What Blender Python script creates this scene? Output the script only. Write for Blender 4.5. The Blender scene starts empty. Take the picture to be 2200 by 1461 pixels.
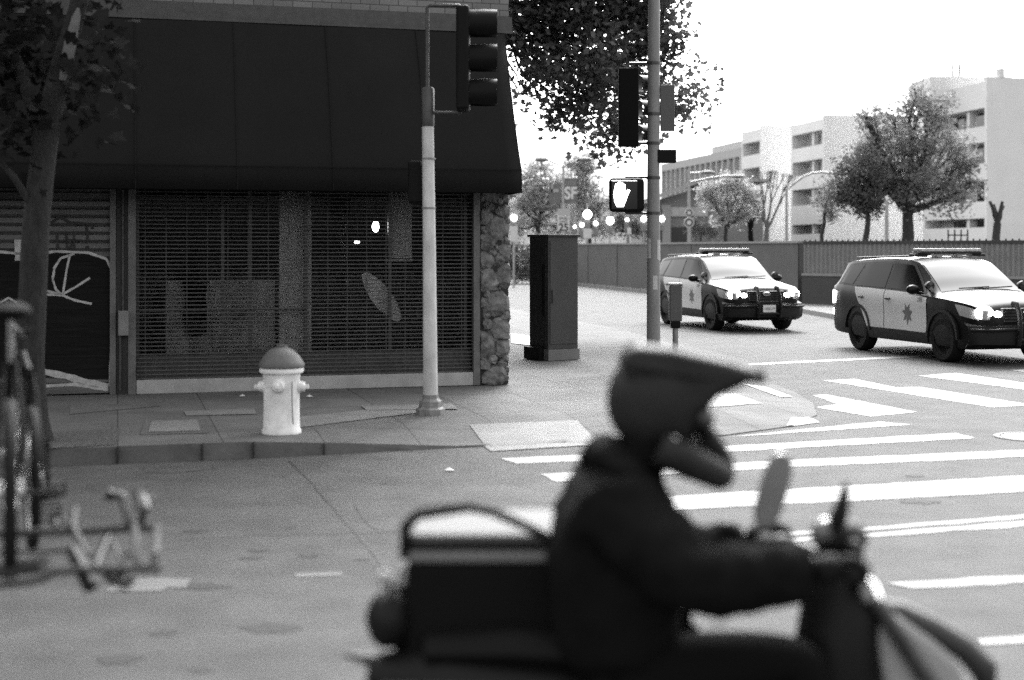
import bpy, math, random
import numpy as np
from mathutils import Vector, Matrix
random.seed(7); rng = np.random.default_rng(7)
R = math.radians
sc = bpy.context.scene
COL = sc.collection
# ------------------------------------------------------------------ camera
F = 3055.6; H = 1.9; HY = 533.0          # focal length in photo pixels, eye height, horizon row
cam_d = bpy.data.cameras.new('camera'); cam = bpy.data.objects.new('camera', cam_d); COL.objects.link(cam)
cam.location = (0, 0, H); cam.rotation_euler = (R(90), 0, 0)
cam_d.sensor_width = 36; cam_d.lens = 50; cam_d.shift_y = (HY - 730.5) / 2200
cam_d.clip_end = 2000; cam_d.clip_start = .05
cam_d.dof.use_dof = True; cam_d.dof.focus_distance = 21.5; cam_d.dof.aperture_fstop = 1.15
sc.camera = cam
# ------------------------------------------------------------------ world, sun, exposure
SUN_EL, SUN_AZ = R(44), R(8)             # veiled sun behind the shop
w = bpy.data.worlds.new('World'); sc.world = w; w.use_nodes = True
nt = w.node_tree; nt.nodes.clear()
sky = nt.nodes.new('ShaderNodeTexSky'); sky.sky_type = 'NISHITA'; sky.sun_disc = False
sky.dust_density = 6; sky.air_density = 1.5; sky.sun_elevation = SUN_EL; sky.sun_rotation = SUN_AZ
bw = nt.nodes.new('ShaderNodeRGBToBW'); bg = nt.nodes.new('ShaderNodeBackground'); wo = nt.nodes.new('ShaderNodeOutputWorld')
bg.inputs[1].default_value = 0.15
nt.links.new(sky.outputs[0], bw.inputs[0]); nt.links.new(bw.outputs[0], bg.inputs[0]); nt.links.new(bg.outputs[0], wo.inputs[0])
sd = bpy.data.lights.new('sun', 'SUN'); so = bpy.data.objects.new('sun', sd); COL.objects.link(so)
sd.energy = 1.1; sd.angle = R(18)
so.rotation_euler = (R(90) - SUN_EL, 0, -SUN_AZ + math.pi)
_d = Vector((math.sin(SUN_AZ) * math.cos(SUN_EL), math.cos(SUN_AZ) * math.cos(SUN_EL), math.sin(SUN_EL)))
so.rotation_euler = _d.to_track_quat('Z', 'Y').to_euler()
sc.view_settings.view_transform = 'Standard'; sc.view_settings.look = 'None'
sc.view_settings.exposure = 2.2; sc.view_settings.gamma = 1
sc.cycles.use_denoising = False
sc.cycles.max_bounces = 6; sc.cycles.diffuse_bounces = 3; sc.cycles.glossy_bounces = 3
sc.cycles.transparent_max_bounces = 12; sc.cycles.sample_clamp_indirect = 2; sc.cycles.sample_clamp_direct = 4
sc.cycles.caustics_reflective = False; sc.cycles.caustics_refractive = False

# ------------------------------------------------------------------ helpers
def P(px, py, Y):                        # photo pixel at depth Y -> point
    return Vector(((px - 1100) * Y / F, Y, H - (py - HY) * Y / F))
def G(px, py, z=0.0):                    # photo pixel on a level sheet
    Y = (H - z) * F / (py - HY)
    return Vector(((px - 1100) * Y / F, Y, z))

def mat(name, v, rough=.8, metal=0, noise=0, scale=5, bump=0, bscale=40, emit=0, spec=.4, v2=None, coat=0, stretch=None):
    m = bpy.data.materials.new(name); m.use_nodes = True; n = m.node_tree; b = n.nodes['Principled BSDF']
    b.inputs['Base Color'].default_value = (v, v, v, 1); b.inputs['Roughness'].default_value = rough
    b.inputs['Metallic'].default_value = metal; b.inputs['Specular IOR Level'].default_value = spec
    b.inputs['Coat Weight'].default_value = coat
    tc = n.nodes.new('ShaderNodeTexCoord'); vec = tc.outputs['Object']
    if stretch:
        mp = n.nodes.new('ShaderNodeMapping'); mp.inputs['Scale'].default_value = stretch
        n.links.new(vec, mp.inputs[0]); vec = mp.outputs[0]
    if noise or v2 is not None:
        tx = n.nodes.new('ShaderNodeTexNoise'); tx.inputs['Scale'].default_value = scale; tx.inputs['Detail'].default_value = 6
        tx.inputs['Roughness'].default_value = .65
        rp = n.nodes.new('ShaderNodeValToRGB'); lo, hi = (v * (1 - noise), v * (1 + noise)) if v2 is None else (v, v2)
        rp.color_ramp.elements[0].position = .3; rp.color_ramp.elements[1].position = .7
        rp.color_ramp.elements[0].color = (lo, lo, lo, 1); rp.color_ramp.elements[1].color = (hi, hi, hi, 1)
        n.links.new(vec, tx.inputs[0]); n.links.new(tx.outputs['Fac'], rp.inputs[0]); n.links.new(rp.outputs[0], b.inputs['Base Color'])
    if bump:
        t2 = n.nodes.new('ShaderNodeTexNoise'); t2.inputs['Scale'].default_value = bscale; t2.inputs['Detail'].default_value = 4
        bp = n.nodes.new('ShaderNodeBump'); bp.inputs['Strength'].default_value = bump; bp.inputs['Distance'].default_value = .02
        n.links.new(vec, t2.inputs[0]); n.links.new(t2.outputs['Fac'], bp.inputs['Height']); n.links.new(bp.outputs[0], b.inputs['Normal'])
    if emit:
        b.inputs['Emission Color'].default_value = (1, 1, 1, 1); b.inputs['Emission Strength'].default_value = emit
    return m

class MB:
    """collects shapes, in coordinates relative to o, and links them as one mesh"""
    def __init__(s, o=(0, 0, 0)): s.v = []; s.f = []; s.mi = []; s.o = Vector(o); s.cur = 0
    def add(s, vs, fs):
        k = len(s.v); s.v += [tuple(Vector(p) - s.o) for p in vs]; s.f += [tuple(k + i for i in f) for f in fs]; s.mi += [s.cur] * len(fs); return s
    def box(s, c, d, rz=0, M=None):
        x, y, z = d[0] / 2, d[1] / 2, d[2] / 2; c = Vector(c)
        vs = [Vector(p) for p in [(-x, -y, -z), (x, -y, -z), (x, y, -z), (-x, y, -z), (-x, -y, z), (x, -y, z), (x, y, z), (-x, y, z)]]
        rot = M if M is not None else Matrix.Rotation(rz, 3, 'Z')
        return s.add([rot @ p + c for p in vs], [(0, 3, 2, 1), (4, 5, 6, 7), (0, 1, 5, 4), (1, 2, 6, 5), (2, 3, 7, 6), (3, 0, 4, 7)])
    def b2(s, a, b):                      # box from two corners
        a, b = Vector(a), Vector(b); return s.box((a + b) / 2, [abs(q) for q in (b - a)])
    def tube(s, pts, r, n=10, cap=True, flat=1):
        pts = [Vector(p) for p in pts]; rs = r if isinstance(r, (list, tuple)) else [r] * len(pts)
        vs = []; fs = []; up = None
        for i, p in enumerate(pts):
            t = (pts[min(i + 1, len(pts) - 1)] - pts[max(i - 1, 0)]).normalized()
            if up is None:
                a = Vector((0, 0, 1)) if abs(t.z) < .9 else Vector((1, 0, 0)); up = (a - t * a.dot(t)).normalized()
            else: up = (up - t * up.dot(t)).normalized()
            q = t.cross(up)
            for k in range(n):
                an = 2 * math.pi * k / n; vs.append(p + (up * math.cos(an) * flat + q * math.sin(an)) * rs[i])
        for i in range(len(pts) - 1):
            for k in range(n):
                a = i * n + k; b = i * n + (k + 1) % n; fs.append((a, b, b + n, a + n))
        if cap: fs += [tuple(range(n - 1, -1, -1)), tuple(range((len(pts) - 1) * n, len(pts) * n))]
        return s.add(vs, fs)
    def lathe(s, prof, c=(0, 0, 0), n=24, axis='Z', M=None, a0=0, a1=2 * math.pi):
        c = Vector(c); full = abs(a1 - a0 - 2 * math.pi) < 1e-4; m = n if full else n + 1; vs = []; fs = []
        for (r, h) in prof:
            for k in range(m):
                a = a0 + (a1 - a0) * k / n; x, y = r * math.cos(a), r * math.sin(a)
                p = Vector((x, y, h)) if axis == 'Z' else (Vector((x, h, y)) if axis == 'Y' else Vector((h, x, y)))
                vs.append((M @ p if M is not None else p) + c)
        for i in range(len(prof) - 1):
            for k in range(n):
                a = i * m + k; b = i * m + (k + 1) % m; fs.append((a, b, b + m, a + m))
        return s.add(vs, fs)
    def prism(s, poly, a, b, fn=None):    # polygon in 2D, from depth a to b; fn maps (u, v, depth) to a point
        fn = fn or (lambda u, v, d: (u, d, v)); n = len(poly)
        vs = [fn(u, v, a) for u, v in poly] + [fn(u, v, b) for u, v in poly]
        return s.add(vs, [tuple(range(n)), tuple(range(2 * n - 1, n - 1, -1))] + [(i, i + n, (i + 1) % n + n, (i + 1) % n) for i in range(n)])
    def ball(s, c, r, n=12, sc_=(1, 1, 1), M=None):
        c = Vector(c); vs = []; fs = []; m = max(4, n // 2)
        for i in range(m + 1):
            th = math.pi * i / m
            for k in range(n):
                a = 2 * math.pi * k / n
                p = Vector((r * sc_[0] * math.sin(th) * math.cos(a), r * sc_[1] * math.sin(th) * math.sin(a), r * sc_[2] * math.cos(th)))
                vs.append((M @ p if M is not None else p) + c)
        for i in range(m):
            for k in range(n):
                a = i * n + k; b = i * n + (k + 1) % n; fs.append((a, a + n, b + n, b))
        return s.add(vs, fs)
    def build(s, name, ms, parent=None, smooth=False, bevel=0, loc=None, seg=2):
        me = bpy.data.meshes.new(name); me.from_pydata([tuple(p) for p in s.v], [], s.f); me.validate()
        ms = ms if isinstance(ms, (list, tuple)) else [ms]
        for m in ms: me.materials.append(m)
        if len(ms) > 1 and len(me.polygons) == len(s.mi): me.polygons.foreach_set('material_index', s.mi)
        if smooth: me.polygons.foreach_set('use_smooth', [True] * len(me.polygons))
        o = bpy.data.objects.new(name, me); COL.objects.link(o)
        if loc is not None: o.location = loc
        if parent is not None: o.parent = parent
        if smooth:
            try: me.set_sharp_from_angle(angle=R(40))
            except Exception: pass
        if bevel:
            b = o.modifiers.new('bevel', 'BEVEL'); b.width = bevel; b.segments = seg; b.limit_method = 'ANGLE'
        return o
def tag(o, label=None, cat=None, group=None, kind=None):
    if label: o['label'] = label
    if cat: o['category'] = cat
    if group: o['group'] = group
    if kind: o['kind'] = kind
    return o
def thing(name, label, cat, loc=(0, 0, 0), rz=0, group=None):
    o = bpy.data.objects.new(name, None); COL.objects.link(o); o.location = loc; o.rotation_euler = (0, 0, rz); o.empty_display_size = .2
    return tag(o, label, cat, group)
def text_mesh(name, s, size, m, parent, loc, rot, bold=0.0, sx=1):
    c = bpy.data.curves.new('t', 'FONT'); c.body = s; c.size = size; c.align_x = 'CENTER'; c.align_y = 'CENTER'; c.extrude = .001; c.offset = bold
    t = bpy.data.objects.new('t', c); COL.objects.link(t)
    bpy.context.view_layer.update()
    me = bpy.data.meshes.new_from_object(t.evaluated_get(bpy.context.evaluated_depsgraph_get())); bpy.data.objects.remove(t)
    me.materials.clear(); me.materials.append(m)
    o = bpy.data.objects.new(name, me); COL.objects.link(o); o.parent = parent; o.location = loc; o.rotation_euler = rot; o.scale = (sx, 1, 1)
    return o
def baked(o):                             # apply modifiers
    bpy.context.view_layer.update()
    dg = bpy.context.evaluated_depsgraph_get(); me = bpy.data.meshes.new_from_object(o.evaluated_get(dg))
    o.modifiers.clear(); o.data = me; return o
def skin(name, verts, edges, radii, m, parent, sub=2, root=0):
    me = bpy.data.meshes.new(name); me.from_pydata([tuple(p) for p in verts], edges, [])
    o = bpy.data.objects.new(name, me); COL.objects.link(o); o.parent = parent
    sk = o.modifiers.new('skin', 'SKIN'); sk.use_smooth_shade = True
    for i, v in enumerate(me.skin_vertices[0].data):
        r = radii[i]; v.radius = r if isinstance(r, tuple) else (r, r); v.use_root = (i == root)
    sb = o.modifiers.new('sub', 'SUBSURF'); sb.levels = sub; sb.render_levels = sub
    me.materials.append(m); baked(o)
    if not o.data.materials: o.data.materials.append(m)
    return o

# ------------------------------------------------------------------ materials
M = {}
M['black'] = mat('black_plastic', .004, .55, bump=.1, spec=.1)
M['black_matte'] = mat('black_matte', .005, .9, spec=.1)
M['rubber'] = mat('rubber', .008, .85, bump=.2, spec=.15)
M['white_paint'] = mat('white_paint', .62, .35, coat=.3)
M['galv'] = mat('galvanised', .30, .55, .3, noise=.25, scale=9, bump=.1)
M['galv_dark'] = mat('galvanised_weathered', .17, .6, .3, noise=.3, scale=8, bump=.15)
M['chrome'] = mat('chrome', .6, .18, 1)
M['steel'] = mat('steel', .22, .45, .7, noise=.3, scale=12)
M['dark_steel'] = mat('dark_steel', .05, .45, .5, noise=.3, scale=12)
M['bark'] = mat('bark', .019, .95, noise=.5, scale=7, bump=1, bscale=22, stretch=(3, 3, .7))
M['bark_dark'] = mat('bark_dark', .035, .95, noise=.4, scale=9, bump=.6, bscale=15, stretch=(3, 3, .7))
M['bark_pale'] = mat('bark_pale', .12, .9, noise=.3, scale=8)
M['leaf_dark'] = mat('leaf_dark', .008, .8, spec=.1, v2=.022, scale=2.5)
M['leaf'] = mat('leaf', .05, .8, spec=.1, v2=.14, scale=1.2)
M['leaf_far'] = mat('leaf_far', .26, .8, spec=.1, v2=.45, scale=.9)  # distance haze put into the leaf colour as a paler tone
M['leaf_mid'] = mat('leaf_mid', .12, .8, spec=.1, v2=.32, scale=.9)  # lightened too, for thinner haze painted into the leaves
M['lamp'] = mat('lamp_lit', .8, .4, emit=9)
M['glint_glow'] = mat('glint_glow', .8, .4, emit=4)
M['glass_dark'] = mat('glass_dark', .01, .06, spec=.6)
M['white_wall'] = mat('white_stucco', .64, .9, noise=.05, scale=.6)
M['white_wall2'] = mat('white_stucco_shadow_side', .62, .9, noise=.05, scale=.6)  # darker copy of the stucco, shade put into its colour

for q_, tr_ in (('leaf', .3), ('leaf_far', .5), ('leaf_mid', .45), ('leaf_dark', .2)):
    n_t = M[q_].node_tree; b_ = n_t.nodes['Principled BSDF']; tl_ = n_t.nodes.new('ShaderNodeBsdfTranslucent'); mx_ = n_t.nodes.new('ShaderNodeMixShader'); mx_.inputs[0].default_value = tr_
    src = b_.inputs['Base Color'].links[0].from_socket; n_t.links.new(src, tl_.inputs[0]); n_t.links.new(b_.outputs[0], mx_.inputs[1]); n_t.links.new(tl_.outputs[0], mx_.inputs[2])
    n_t.links.new(mx_.outputs[0], n_t.nodes['Material Output'].inputs[0])
def glass_mat():
    m = bpy.data.materials.new('window_glass'); m.use_nodes = True; n = m.node_tree; n.nodes.clear()
    o = n.nodes.new('ShaderNodeOutputMaterial'); mx = n.nodes.new('ShaderNodeMixShader'); t = n.nodes.new('ShaderNodeBsdfTransparent')
    g = n.nodes.new('ShaderNodeBsdfGlossy'); g.inputs['Roughness'].default_value = .03; fr = n.nodes.new('ShaderNodeFresnel'); fr.inputs[0].default_value = 1.5
    t.inputs[0].default_value = (.9, .9, .9, 1); g.inputs[0].default_value = (.16, .16, .16, 1)
    n.links.new(fr.outputs[0], mx.inputs[0]); n.links.new(t.outputs[0], mx.inputs[1]); n.links.new(g.outputs[0], mx.inputs[2]); n.links.new(mx.outputs[0], o.inputs[0])
    return m
M['glass'] = glass_mat()

def asphalt_mat():
    m = bpy.data.materials.new('asphalt'); m.use_nodes = True; n = m.node_tree; b = n.nodes['Principled BSDF']; L = n.links.new
    b.inputs['Roughness'].default_value = .85; b.inputs['Specular IOR Level'].default_value = .12
    tc = n.nodes.new('ShaderNodeTexCoord')
    def noise(s, d=5, r=.6):
        t = n.nodes.new('ShaderNodeTexNoise'); t.inputs['Scale'].default_value = s; t.inputs['Detail'].default_value = d; t.inputs['Roughness'].default_value = r; L(tc.outputs['Object'], t.inputs[0]); return t.outputs['Fac']
    def ramp(i, a, b_, lo, hi):
        r = n.nodes.new('ShaderNodeMapRange'); r.inputs[1].default_value = a; r.inputs[2].default_value = b_; r.inputs[3].default_value = lo; r.inputs[4].default_value = hi; L(i, r.inputs[0]); return r.outputs[0]
    def mul(a, b_):
        q = n.nodes.new('ShaderNodeMath'); q.operation = 'MULTIPLY'; L(a, q.inputs[0]); L(b_, q.inputs[1]); return q.outputs[0]
    big = ramp(noise(.35, 5), .3, .7, .86, 1.14); mid = ramp(noise(2.2, 6), .3, .7, .8, 1.18); fine = ramp(noise(90, 3, .8), .3, .7, .72, 1.28)
    # oil spots down the lane
    vo = n.nodes.new('ShaderNodeTexVoronoi'); vo.inputs['Scale'].default_value = 1.3; L(tc.outputs['Object'], vo.inputs[0])
    spot = ramp(vo.outputs['Distance'], .03, .09, .6, 1)
    base = n.nodes.new('ShaderNodeValue'); base.outputs[0].default_value = .068
    v = mul(mul(mul(mul(base.outputs[0], big), mid), fine), spot)
    c = n.nodes.new('ShaderNodeCombineColor'); [L(v, c.inputs[i]) for i in range(3)]; L(c.outputs[0], b.inputs['Base Color'])
    bp = n.nodes.new('ShaderNodeBump'); bp.inputs['Strength'].default_value = .35; bp.inputs['Distance'].default_value = .01; L(noise(120, 3, .8), bp.inputs['Height']); L(bp.outputs[0], b.inputs['Normal'])
    return m
M['asphalt'] = asphalt_mat()
def pavement_mat(name, val, cell=.92, rz=R(15.5)):
    m = bpy.data.materials.new(name); m.use_nodes = True; n = m.node_tree; b = n.nodes['Principled BSDF']; L = n.links.new
    b.inputs['Roughness'].default_value = .9; b.inputs['Specular IOR Level'].default_value = .15
    tc = n.nodes.new('ShaderNodeTexCoord'); mp = n.nodes.new('ShaderNodeMapping'); mp.inputs['Rotation'].default_value = (0, 0, -rz); L(tc.outputs['Object'], mp.inputs[0])
    br = n.nodes.new('ShaderNodeTexBrick'); br.offset = 0; br.inputs['Scale'].default_value = 1; br.inputs['Brick Width'].default_value = cell; br.inputs['Row Height'].default_value = cell
    br.inputs['Mortar Size'].default_value = .007; br.inputs['Mortar Smooth'].default_value = .2
    for i, q in ((1, .9), (2, 1.1), (3, .45)): br.inputs[i].default_value = (val * q,) * 3 + (1,)
    L(mp.outputs[0], br.inputs[0])
    t = n.nodes.new('ShaderNodeTexNoise'); t.inputs['Scale'].default_value = 1.7; t.inputs['Detail'].default_value = 8; t.inputs['Roughness'].default_value = .7; L(tc.outputs['Object'], t.inputs[0])
    r = n.nodes.new('ShaderNodeMapRange'); r.inputs[1].default_value = .3; r.inputs[2].default_value = .7; r.inputs[3].default_value = .75; r.inputs[4].default_value = 1.2; L(t.outputs['Fac'], r.inputs[0])
    mx = n.nodes.new('ShaderNodeVectorMath'); mx.operation = 'SCALE'; L(br.outputs['Color'], mx.inputs[0]); L(r.outputs[0], mx.inputs['Scale']); L(mx.outputs[0], b.inputs['Base Color'])
    return m
M['pavement'] = pavement_mat('pavement_concrete', .105)
M['kerb'] = mat('kerb_concrete', .085, .9, noise=.3, scale=3, bump=.3)
def worn_paint():
    m = bpy.data.materials.new('worn_road_paint'); m.use_nodes = True; n = m.node_tree; b = n.nodes['Principled BSDF']; L = n.links.new
    b.inputs['Roughness'].default_value = .7
    tc = n.nodes.new('ShaderNodeTexCoord'); t = n.nodes.new('ShaderNodeTexNoise'); t.inputs['Scale'].default_value = 3.2; t.inputs['Detail'].default_value = 10; t.inputs['Roughness'].default_value = .75; L(tc.outputs['Object'], t.inputs[0])
    r = n.nodes.new('ShaderNodeValToRGB'); r.color_ramp.elements[0].position = .39; r.color_ramp.elements[1].position = .52
    r.color_ramp.elements[0].color = (.09, .09, .09, 1); r.color_ramp.elements[1].color = (.125, .125, .125, 1)
    L(t.outputs['Fac'], r.inputs[0]); L(r.outputs[0], b.inputs['Base Color']); return m
M['road_paint'] = worn_paint()
M['road_stain'] = mat('road_stain', .04, .85, v2=.058, scale=14, spec=.1); M['faint_paint'] = mat('faint_paint', .07, .8, v2=.13, scale=9, stretch=(1, 6, 1)); M['pale_concrete'] = mat('pale_concrete', .135, .85, noise=.2, scale=3)
M['tar'] = mat('tar_seam', .02, .8, noise=.3, scale=6)

# ------------------------------------------------------------------ ground, road, pavement
def sheet(name, pts, m, z=None, kind='structure'):
    mb = MB(); mb.add([(p[0], p[1], p[2] if z is None else z) for p in pts], [tuple(range(len(pts)))])
    o = mb.build(name, m); tag(o, kind=kind); return o
g = MB(); g.add([(-400, -60, 0), (400, -60, 0), (400, 900, 0), (-400, 900, 0)], [(0, 1, 2, 3)])
tag(g.build('road', M['asphalt']), kind='structure')

outer = [(-16, 8.9, .15), (-4.05, 12.4, .15), (-2.4, 12.86, .15), (-1.5, 13.2, .09), (-.53, 13.52, .02), (.9, 13.95, .015), (2.17, 14.4, .012), (2.95, 15.1, .012), (3.45, 16.1, .014),
         (3.66, 17.3, .014), (3.68, 18.6, .03), (3.55, 20.4, .02), (3.4, 22.5, .03), (3.2, 25, .12), (2.3, 31, .15), (.2, 40, .15), (-7.5, 78, .15), (-16, 78, .15)]
inner = [(-16, 9.1, .15), (-4.1, 12.6, .15), (-2.45, 13.05, .15), (-1.6, 13.9, .145), (-.75, 14.6, .14), (.6, 15.1, .14), (1.5, 15.6, .14), (1.95, 16.1, .14), (2.2, 16.9, .14),
         (2.3, 17.7, .14), (2.35, 18.7, .14), (2.3, 20.4, .14), (2.4, 22.6, .14), (2.9, 25, .15), (2.1, 31, .15), (0, 40, .15), (-7.7, 77.8, .15), (-15.8, 77.8, .15)]
n_ = len(outer)
pv = MB(); pv.add([(x, y, z) for x, y, z in outer] + inner, [(i, i + 1, i + 1 + n_, i + n_) for i in range(n_ - 1)])
pv.add(inner, [tuple(range(n_))])
tag(pv.build('pavement', M['pavement']), kind='structure')
kb = MB(); k_out = [(x + (.03 if y > 16 else .01), y - .03, -.05) for x, y, z in outer]
kb.add([(x, y, z) for x, y, z in outer] + k_out, [(i, i + n_, i + 1 + n_, i + 1) for i in range(n_ - 1)])
tag(kb.build('kerb', M['kerb']), kind='structure')
# far pavement on the other side of the cross street, in front of the wall
fk = [(8.3, 33), (8.6, 38), (8.3, 46), (2.2, 78), (-4, 112)]
fw = [(16, 30), (12.5, 38), (10.2, 46), (4.2, 76), (-2.6, 112)]
fp = MB(); fp.add([(x, y, .13) for x, y in fk] + [(x, y, .13) for x, y in fw] + [(x - .04, y, -.02) for x, y in fk],
                  [(i, i + 1, i + 6, i + 5) for i in range(4)] + [(i, i + 10, i + 11, i + 1) for i in range(4)])
tag(fp.build('far_pavement', M['kerb']), kind='structure')

def mark(pts, z=.004, m='road_paint', name='road_marking'):
    q0 = [G(x, y, z) for x, y in pts]; q = []
    for a, b_ in zip(q0, q0[1:] + q0[:1]):
        L = (b_ - a).length; k_ = max(1, min(60, int(L / .12))); nn = Vector((-(b_ - a).y, (b_ - a).x, 0)).normalized()
        for i in range(k_): q.append(a.lerp(b_, i / k_) + (nn * random.gauss(0, .009) if i else Vector()))
    return sheet(name, q, M[m])
for pts in [
    [(1560, 939), (1890, 905), (1960, 912), (1640, 934)],
    [(1075, 984), (1220, 978), (2054, 930), (2095, 941), (1586, 969), (1235, 991), (1110, 996)],
    [(1160, 1018), (1700, 988), (2230, 965), (2230, 980), (1700, 1003), (1195, 1035)],
    [(1350, 1071), (2230, 1020), (2230, 1055), (1350, 1100)],
    [(1400, 1160), (1870, 1132), (2230, 1103), (2230, 1112), (1870, 1139), (1400, 1168)],
    [(1400, 1173), (1870, 1146), (2230, 1116), (2230, 1128), (1870, 1153), (1400, 1181)],
    [(1905, 1252), (2230, 1234), (2230, 1250), (1960, 1263)],
    [(2100, 1372), (2230, 1362), (2230, 1379), (2110, 1385)],
    [(1767, 817), (1837, 814), (1925, 832), (1977, 831), (2230, 871), (2130, 875)],
    [(1971, 807), (2054, 801), (2230, 826), (2230, 841)],
    [(2170, 795), (2230, 790), (2230, 803)],
    [(1745, 849), (1775, 847), (1971, 885), (1872, 895), (1752, 875), (1800, 868)],
    [(1608, 781), (1996, 762), (2020, 765), (1608, 785)],
]: mark(pts)
for pts in [[(235, 1262), (280, 1243), (410, 1243), (400, 1262), (360, 1262), (345, 1270), (225, 1270)], [(632, 1232), (735, 1229), (733, 1236), (636, 1240)]]: mark(pts, m='faint_paint')
# tar seams in the near lane
def seam(pts, wd, z=.003, name='tar_seam', m='tar'):
    q = [G(x, y, z) for x, y in pts]; mb = MB(); vs = []
    for i, p in enumerate(q):
        t = (q[min(i + 1, len(q) - 1)] - q[max(i - 1, 0)]).normalized(); nn = Vector((-t.y, t.x, 0)) * wd * random.uniform(.3, .9)
        vs += [p + nn, p - nn]
    mb.add(vs, [(2 * i, 2 * i + 1, 2 * i + 3, 2 * i + 2) for i in range(len(q) - 1)]); tag(mb.build(name, M[m]), kind='structure')
seam([(622, 990), (640, 1008), (668, 1035), (690, 1062), (718, 1092), (745, 1122), (770, 1150), (800, 1185), (822, 1212), (850, 1250)], .022)
seam([(760, 1080), (778, 1112), (800, 1134), (830, 1140), (870, 1141)], .012)
seam([(330, 1168), (400, 1158), (470, 1155), (560, 1149), (700, 1147), (850, 1144)], .006)
seam([(310, 1014), (360, 1017), (420, 1012), (470, 1006)], .012)
for i in range(16):
    px, py = random.uniform(120, 1000), random.uniform(1120, 1455)
    if i > 9: px, py = random.uniform(1600, 2180), random.uniform(900, 1300)
    c = G(px, py, .0022); rr = random.uniform(.03, .11); mb = MB(); n = 14
    mb.add([(c.x + rr * 1.5 * random.uniform(.6, 1.2) * math.cos(2 * math.pi * k / n), c.y + rr * random.uniform(.6, 1.2) * math.sin(2 * math.pi * k / n), c.z + i * .00005) for k in range(n)], [tuple(range(n))])
    tag(mb.build('road_stain', M['road_stain']), kind='structure')
# manhole rims at the right edge
mh = MB(); c = G(2215, 938, .006); mh.lathe([(.30, .002), (.36, .002), (.36, -.006)], c, 30); mh.lathe([(.0, .001), (.29, .001)], c, 30)
tag(mh.build('manhole_cover', M['pale_concrete']), 'round pale manhole cover in the road at the right edge of the photo', 'manhole cover')
# patches of a different concrete let into the pavement
def patch(pts, m='pale_concrete', zz=.147):
    q = [G(x, y, zz + .005) for x, y in pts]; return sheet('pavement_patch', q, M[m])
patch([(775, 871), (970, 867), (985, 878), (788, 881)], zz=.15)
patch([(395, 883), (545, 877), (552, 889), (400, 893)], zz=.15)
patch([(150, 870), (320, 866), (345, 872), (150, 890)], 'kerb', .15)
q = [G(1012, 915, .145), G(1195, 908, .145), G(1262, 908, .145), G(1300, 930, .145), G(1180, 938, .12), G(1050, 946, .11)]
# lip of paler concrete along the ramp: follows the ramp slope
def zramp(x, y):                          # height of the pavement near the ramp
    best = None
    for i in range(n_ - 1):
        a, b_ = Vector(outer[i]), Vector(outer[i + 1]); c_, d_ = Vector(inner[i]), Vector(inner[i + 1])
        for tri in ((a, b_, d_), (a, d_, c_)):
            A, B, C = tri; det = (B.x - A.x) * (C.y - A.y) - (C.x - A.x) * (B.y - A.y)
            if abs(det) < 1e-9: continue
            l1 = ((x - A.x) * (C.y - A.y) - (C.x - A.x) * (y - A.y)) / det; l2 = ((B.x - A.x) * (y - A.y) - (x - A.x) * (B.y - A.y)) / det
            if l1 >= -.01 and l2 >= -.01 and l1 + l2 <= 1.01: return A.z + l1 * (B.z - A.z) + l2 * (C.z - A.z)
    ins = False
    for i in range(n_):
        a, b_ = inner[i], inner[(i + 1) % n_]
        if (a[1] > y) != (b_[1] > y) and x < (b_[0] - a[0]) * (y - a[1]) / (b_[1] - a[1]) + a[0]: ins = not ins
    return .145 if ins else .001
def drape(name, px, m, n=14, lift=.007):
    g4 = [G(x, y, .1) for x, y in px]; mb = MB(); vs = []
    for i in range(n + 1):
        for j in range(n + 1):
            u, v = i / n, j / n; p = g4[0].lerp(g4[1], u).lerp(g4[3].lerp(g4[2], u), v); vs.append((p.x, p.y, zramp(p.x, p.y) + lift))
    mb.add(vs, [(i * (n + 1) + j, (i + 1) * (n + 1) + j, (i + 1) * (n + 1) + j + 1, i * (n + 1) + j + 1) for i in range(n) for j in range(n)])
    return tag(mb.build(name, M[m]), kind='structure')
drape('pavement_patch', [(1008, 915), (1240, 905), (1290, 934), (1055, 948)], 'pale_concrete')
drape('pavement_patch', [(1510, 852), (1580, 846), (1640, 862), (1520, 878)], 'road_paint')
drape('pavement_patch', [(1592, 822), (1643, 824), (1704, 842), (1678, 845)], 'road_paint')
drape('pavement_patch', [(1700, 884), (1745, 880), (1762, 889), (1690, 898)], 'road_paint')
drape('pavement_patch', [(560, 915), (880, 880), (980, 886), (600, 935)], 'pale_concrete', lift=.006)
sheet('pavement_patch', [G(1098, 716, .157), G(1142, 722, .157), G(1142, 742, .157), G(1098, 737, .157)], M['road_paint'])
# utility hatch and tree pit
h = MB(); a = [G(302, 933, .158), G(447, 929, .158), G(437, 899, .158), G(312, 903, .158)]
h.add([p + Vector((0, 0, -.01)) for p in a] + a, [(4, 5, 6, 7), (0, 1, 5, 4), (3, 0, 4, 7), (1, 2, 6, 5)])
hc = sum(a, Vector()) / 4; i4 = [hc + (p - hc) * .78 + Vector((0, 0, .005)) for p in a]
h.cur = 1; h.add(i4, [(0, 1, 2, 3)])
tag(h.build('utility_hatch', [M['pavement'], M['pale_concrete']]), 'pale rectangular utility hatch let into the pavement left of the hydrant', 'utility hatch')
sheet('tree_pit', [G(60, 966, .156), G(250, 955, .156), G(258, 921, .156), G(60, 930, .156)], mat('soil', .06, 1, noise=.6, scale=25, bump=.6))

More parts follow.
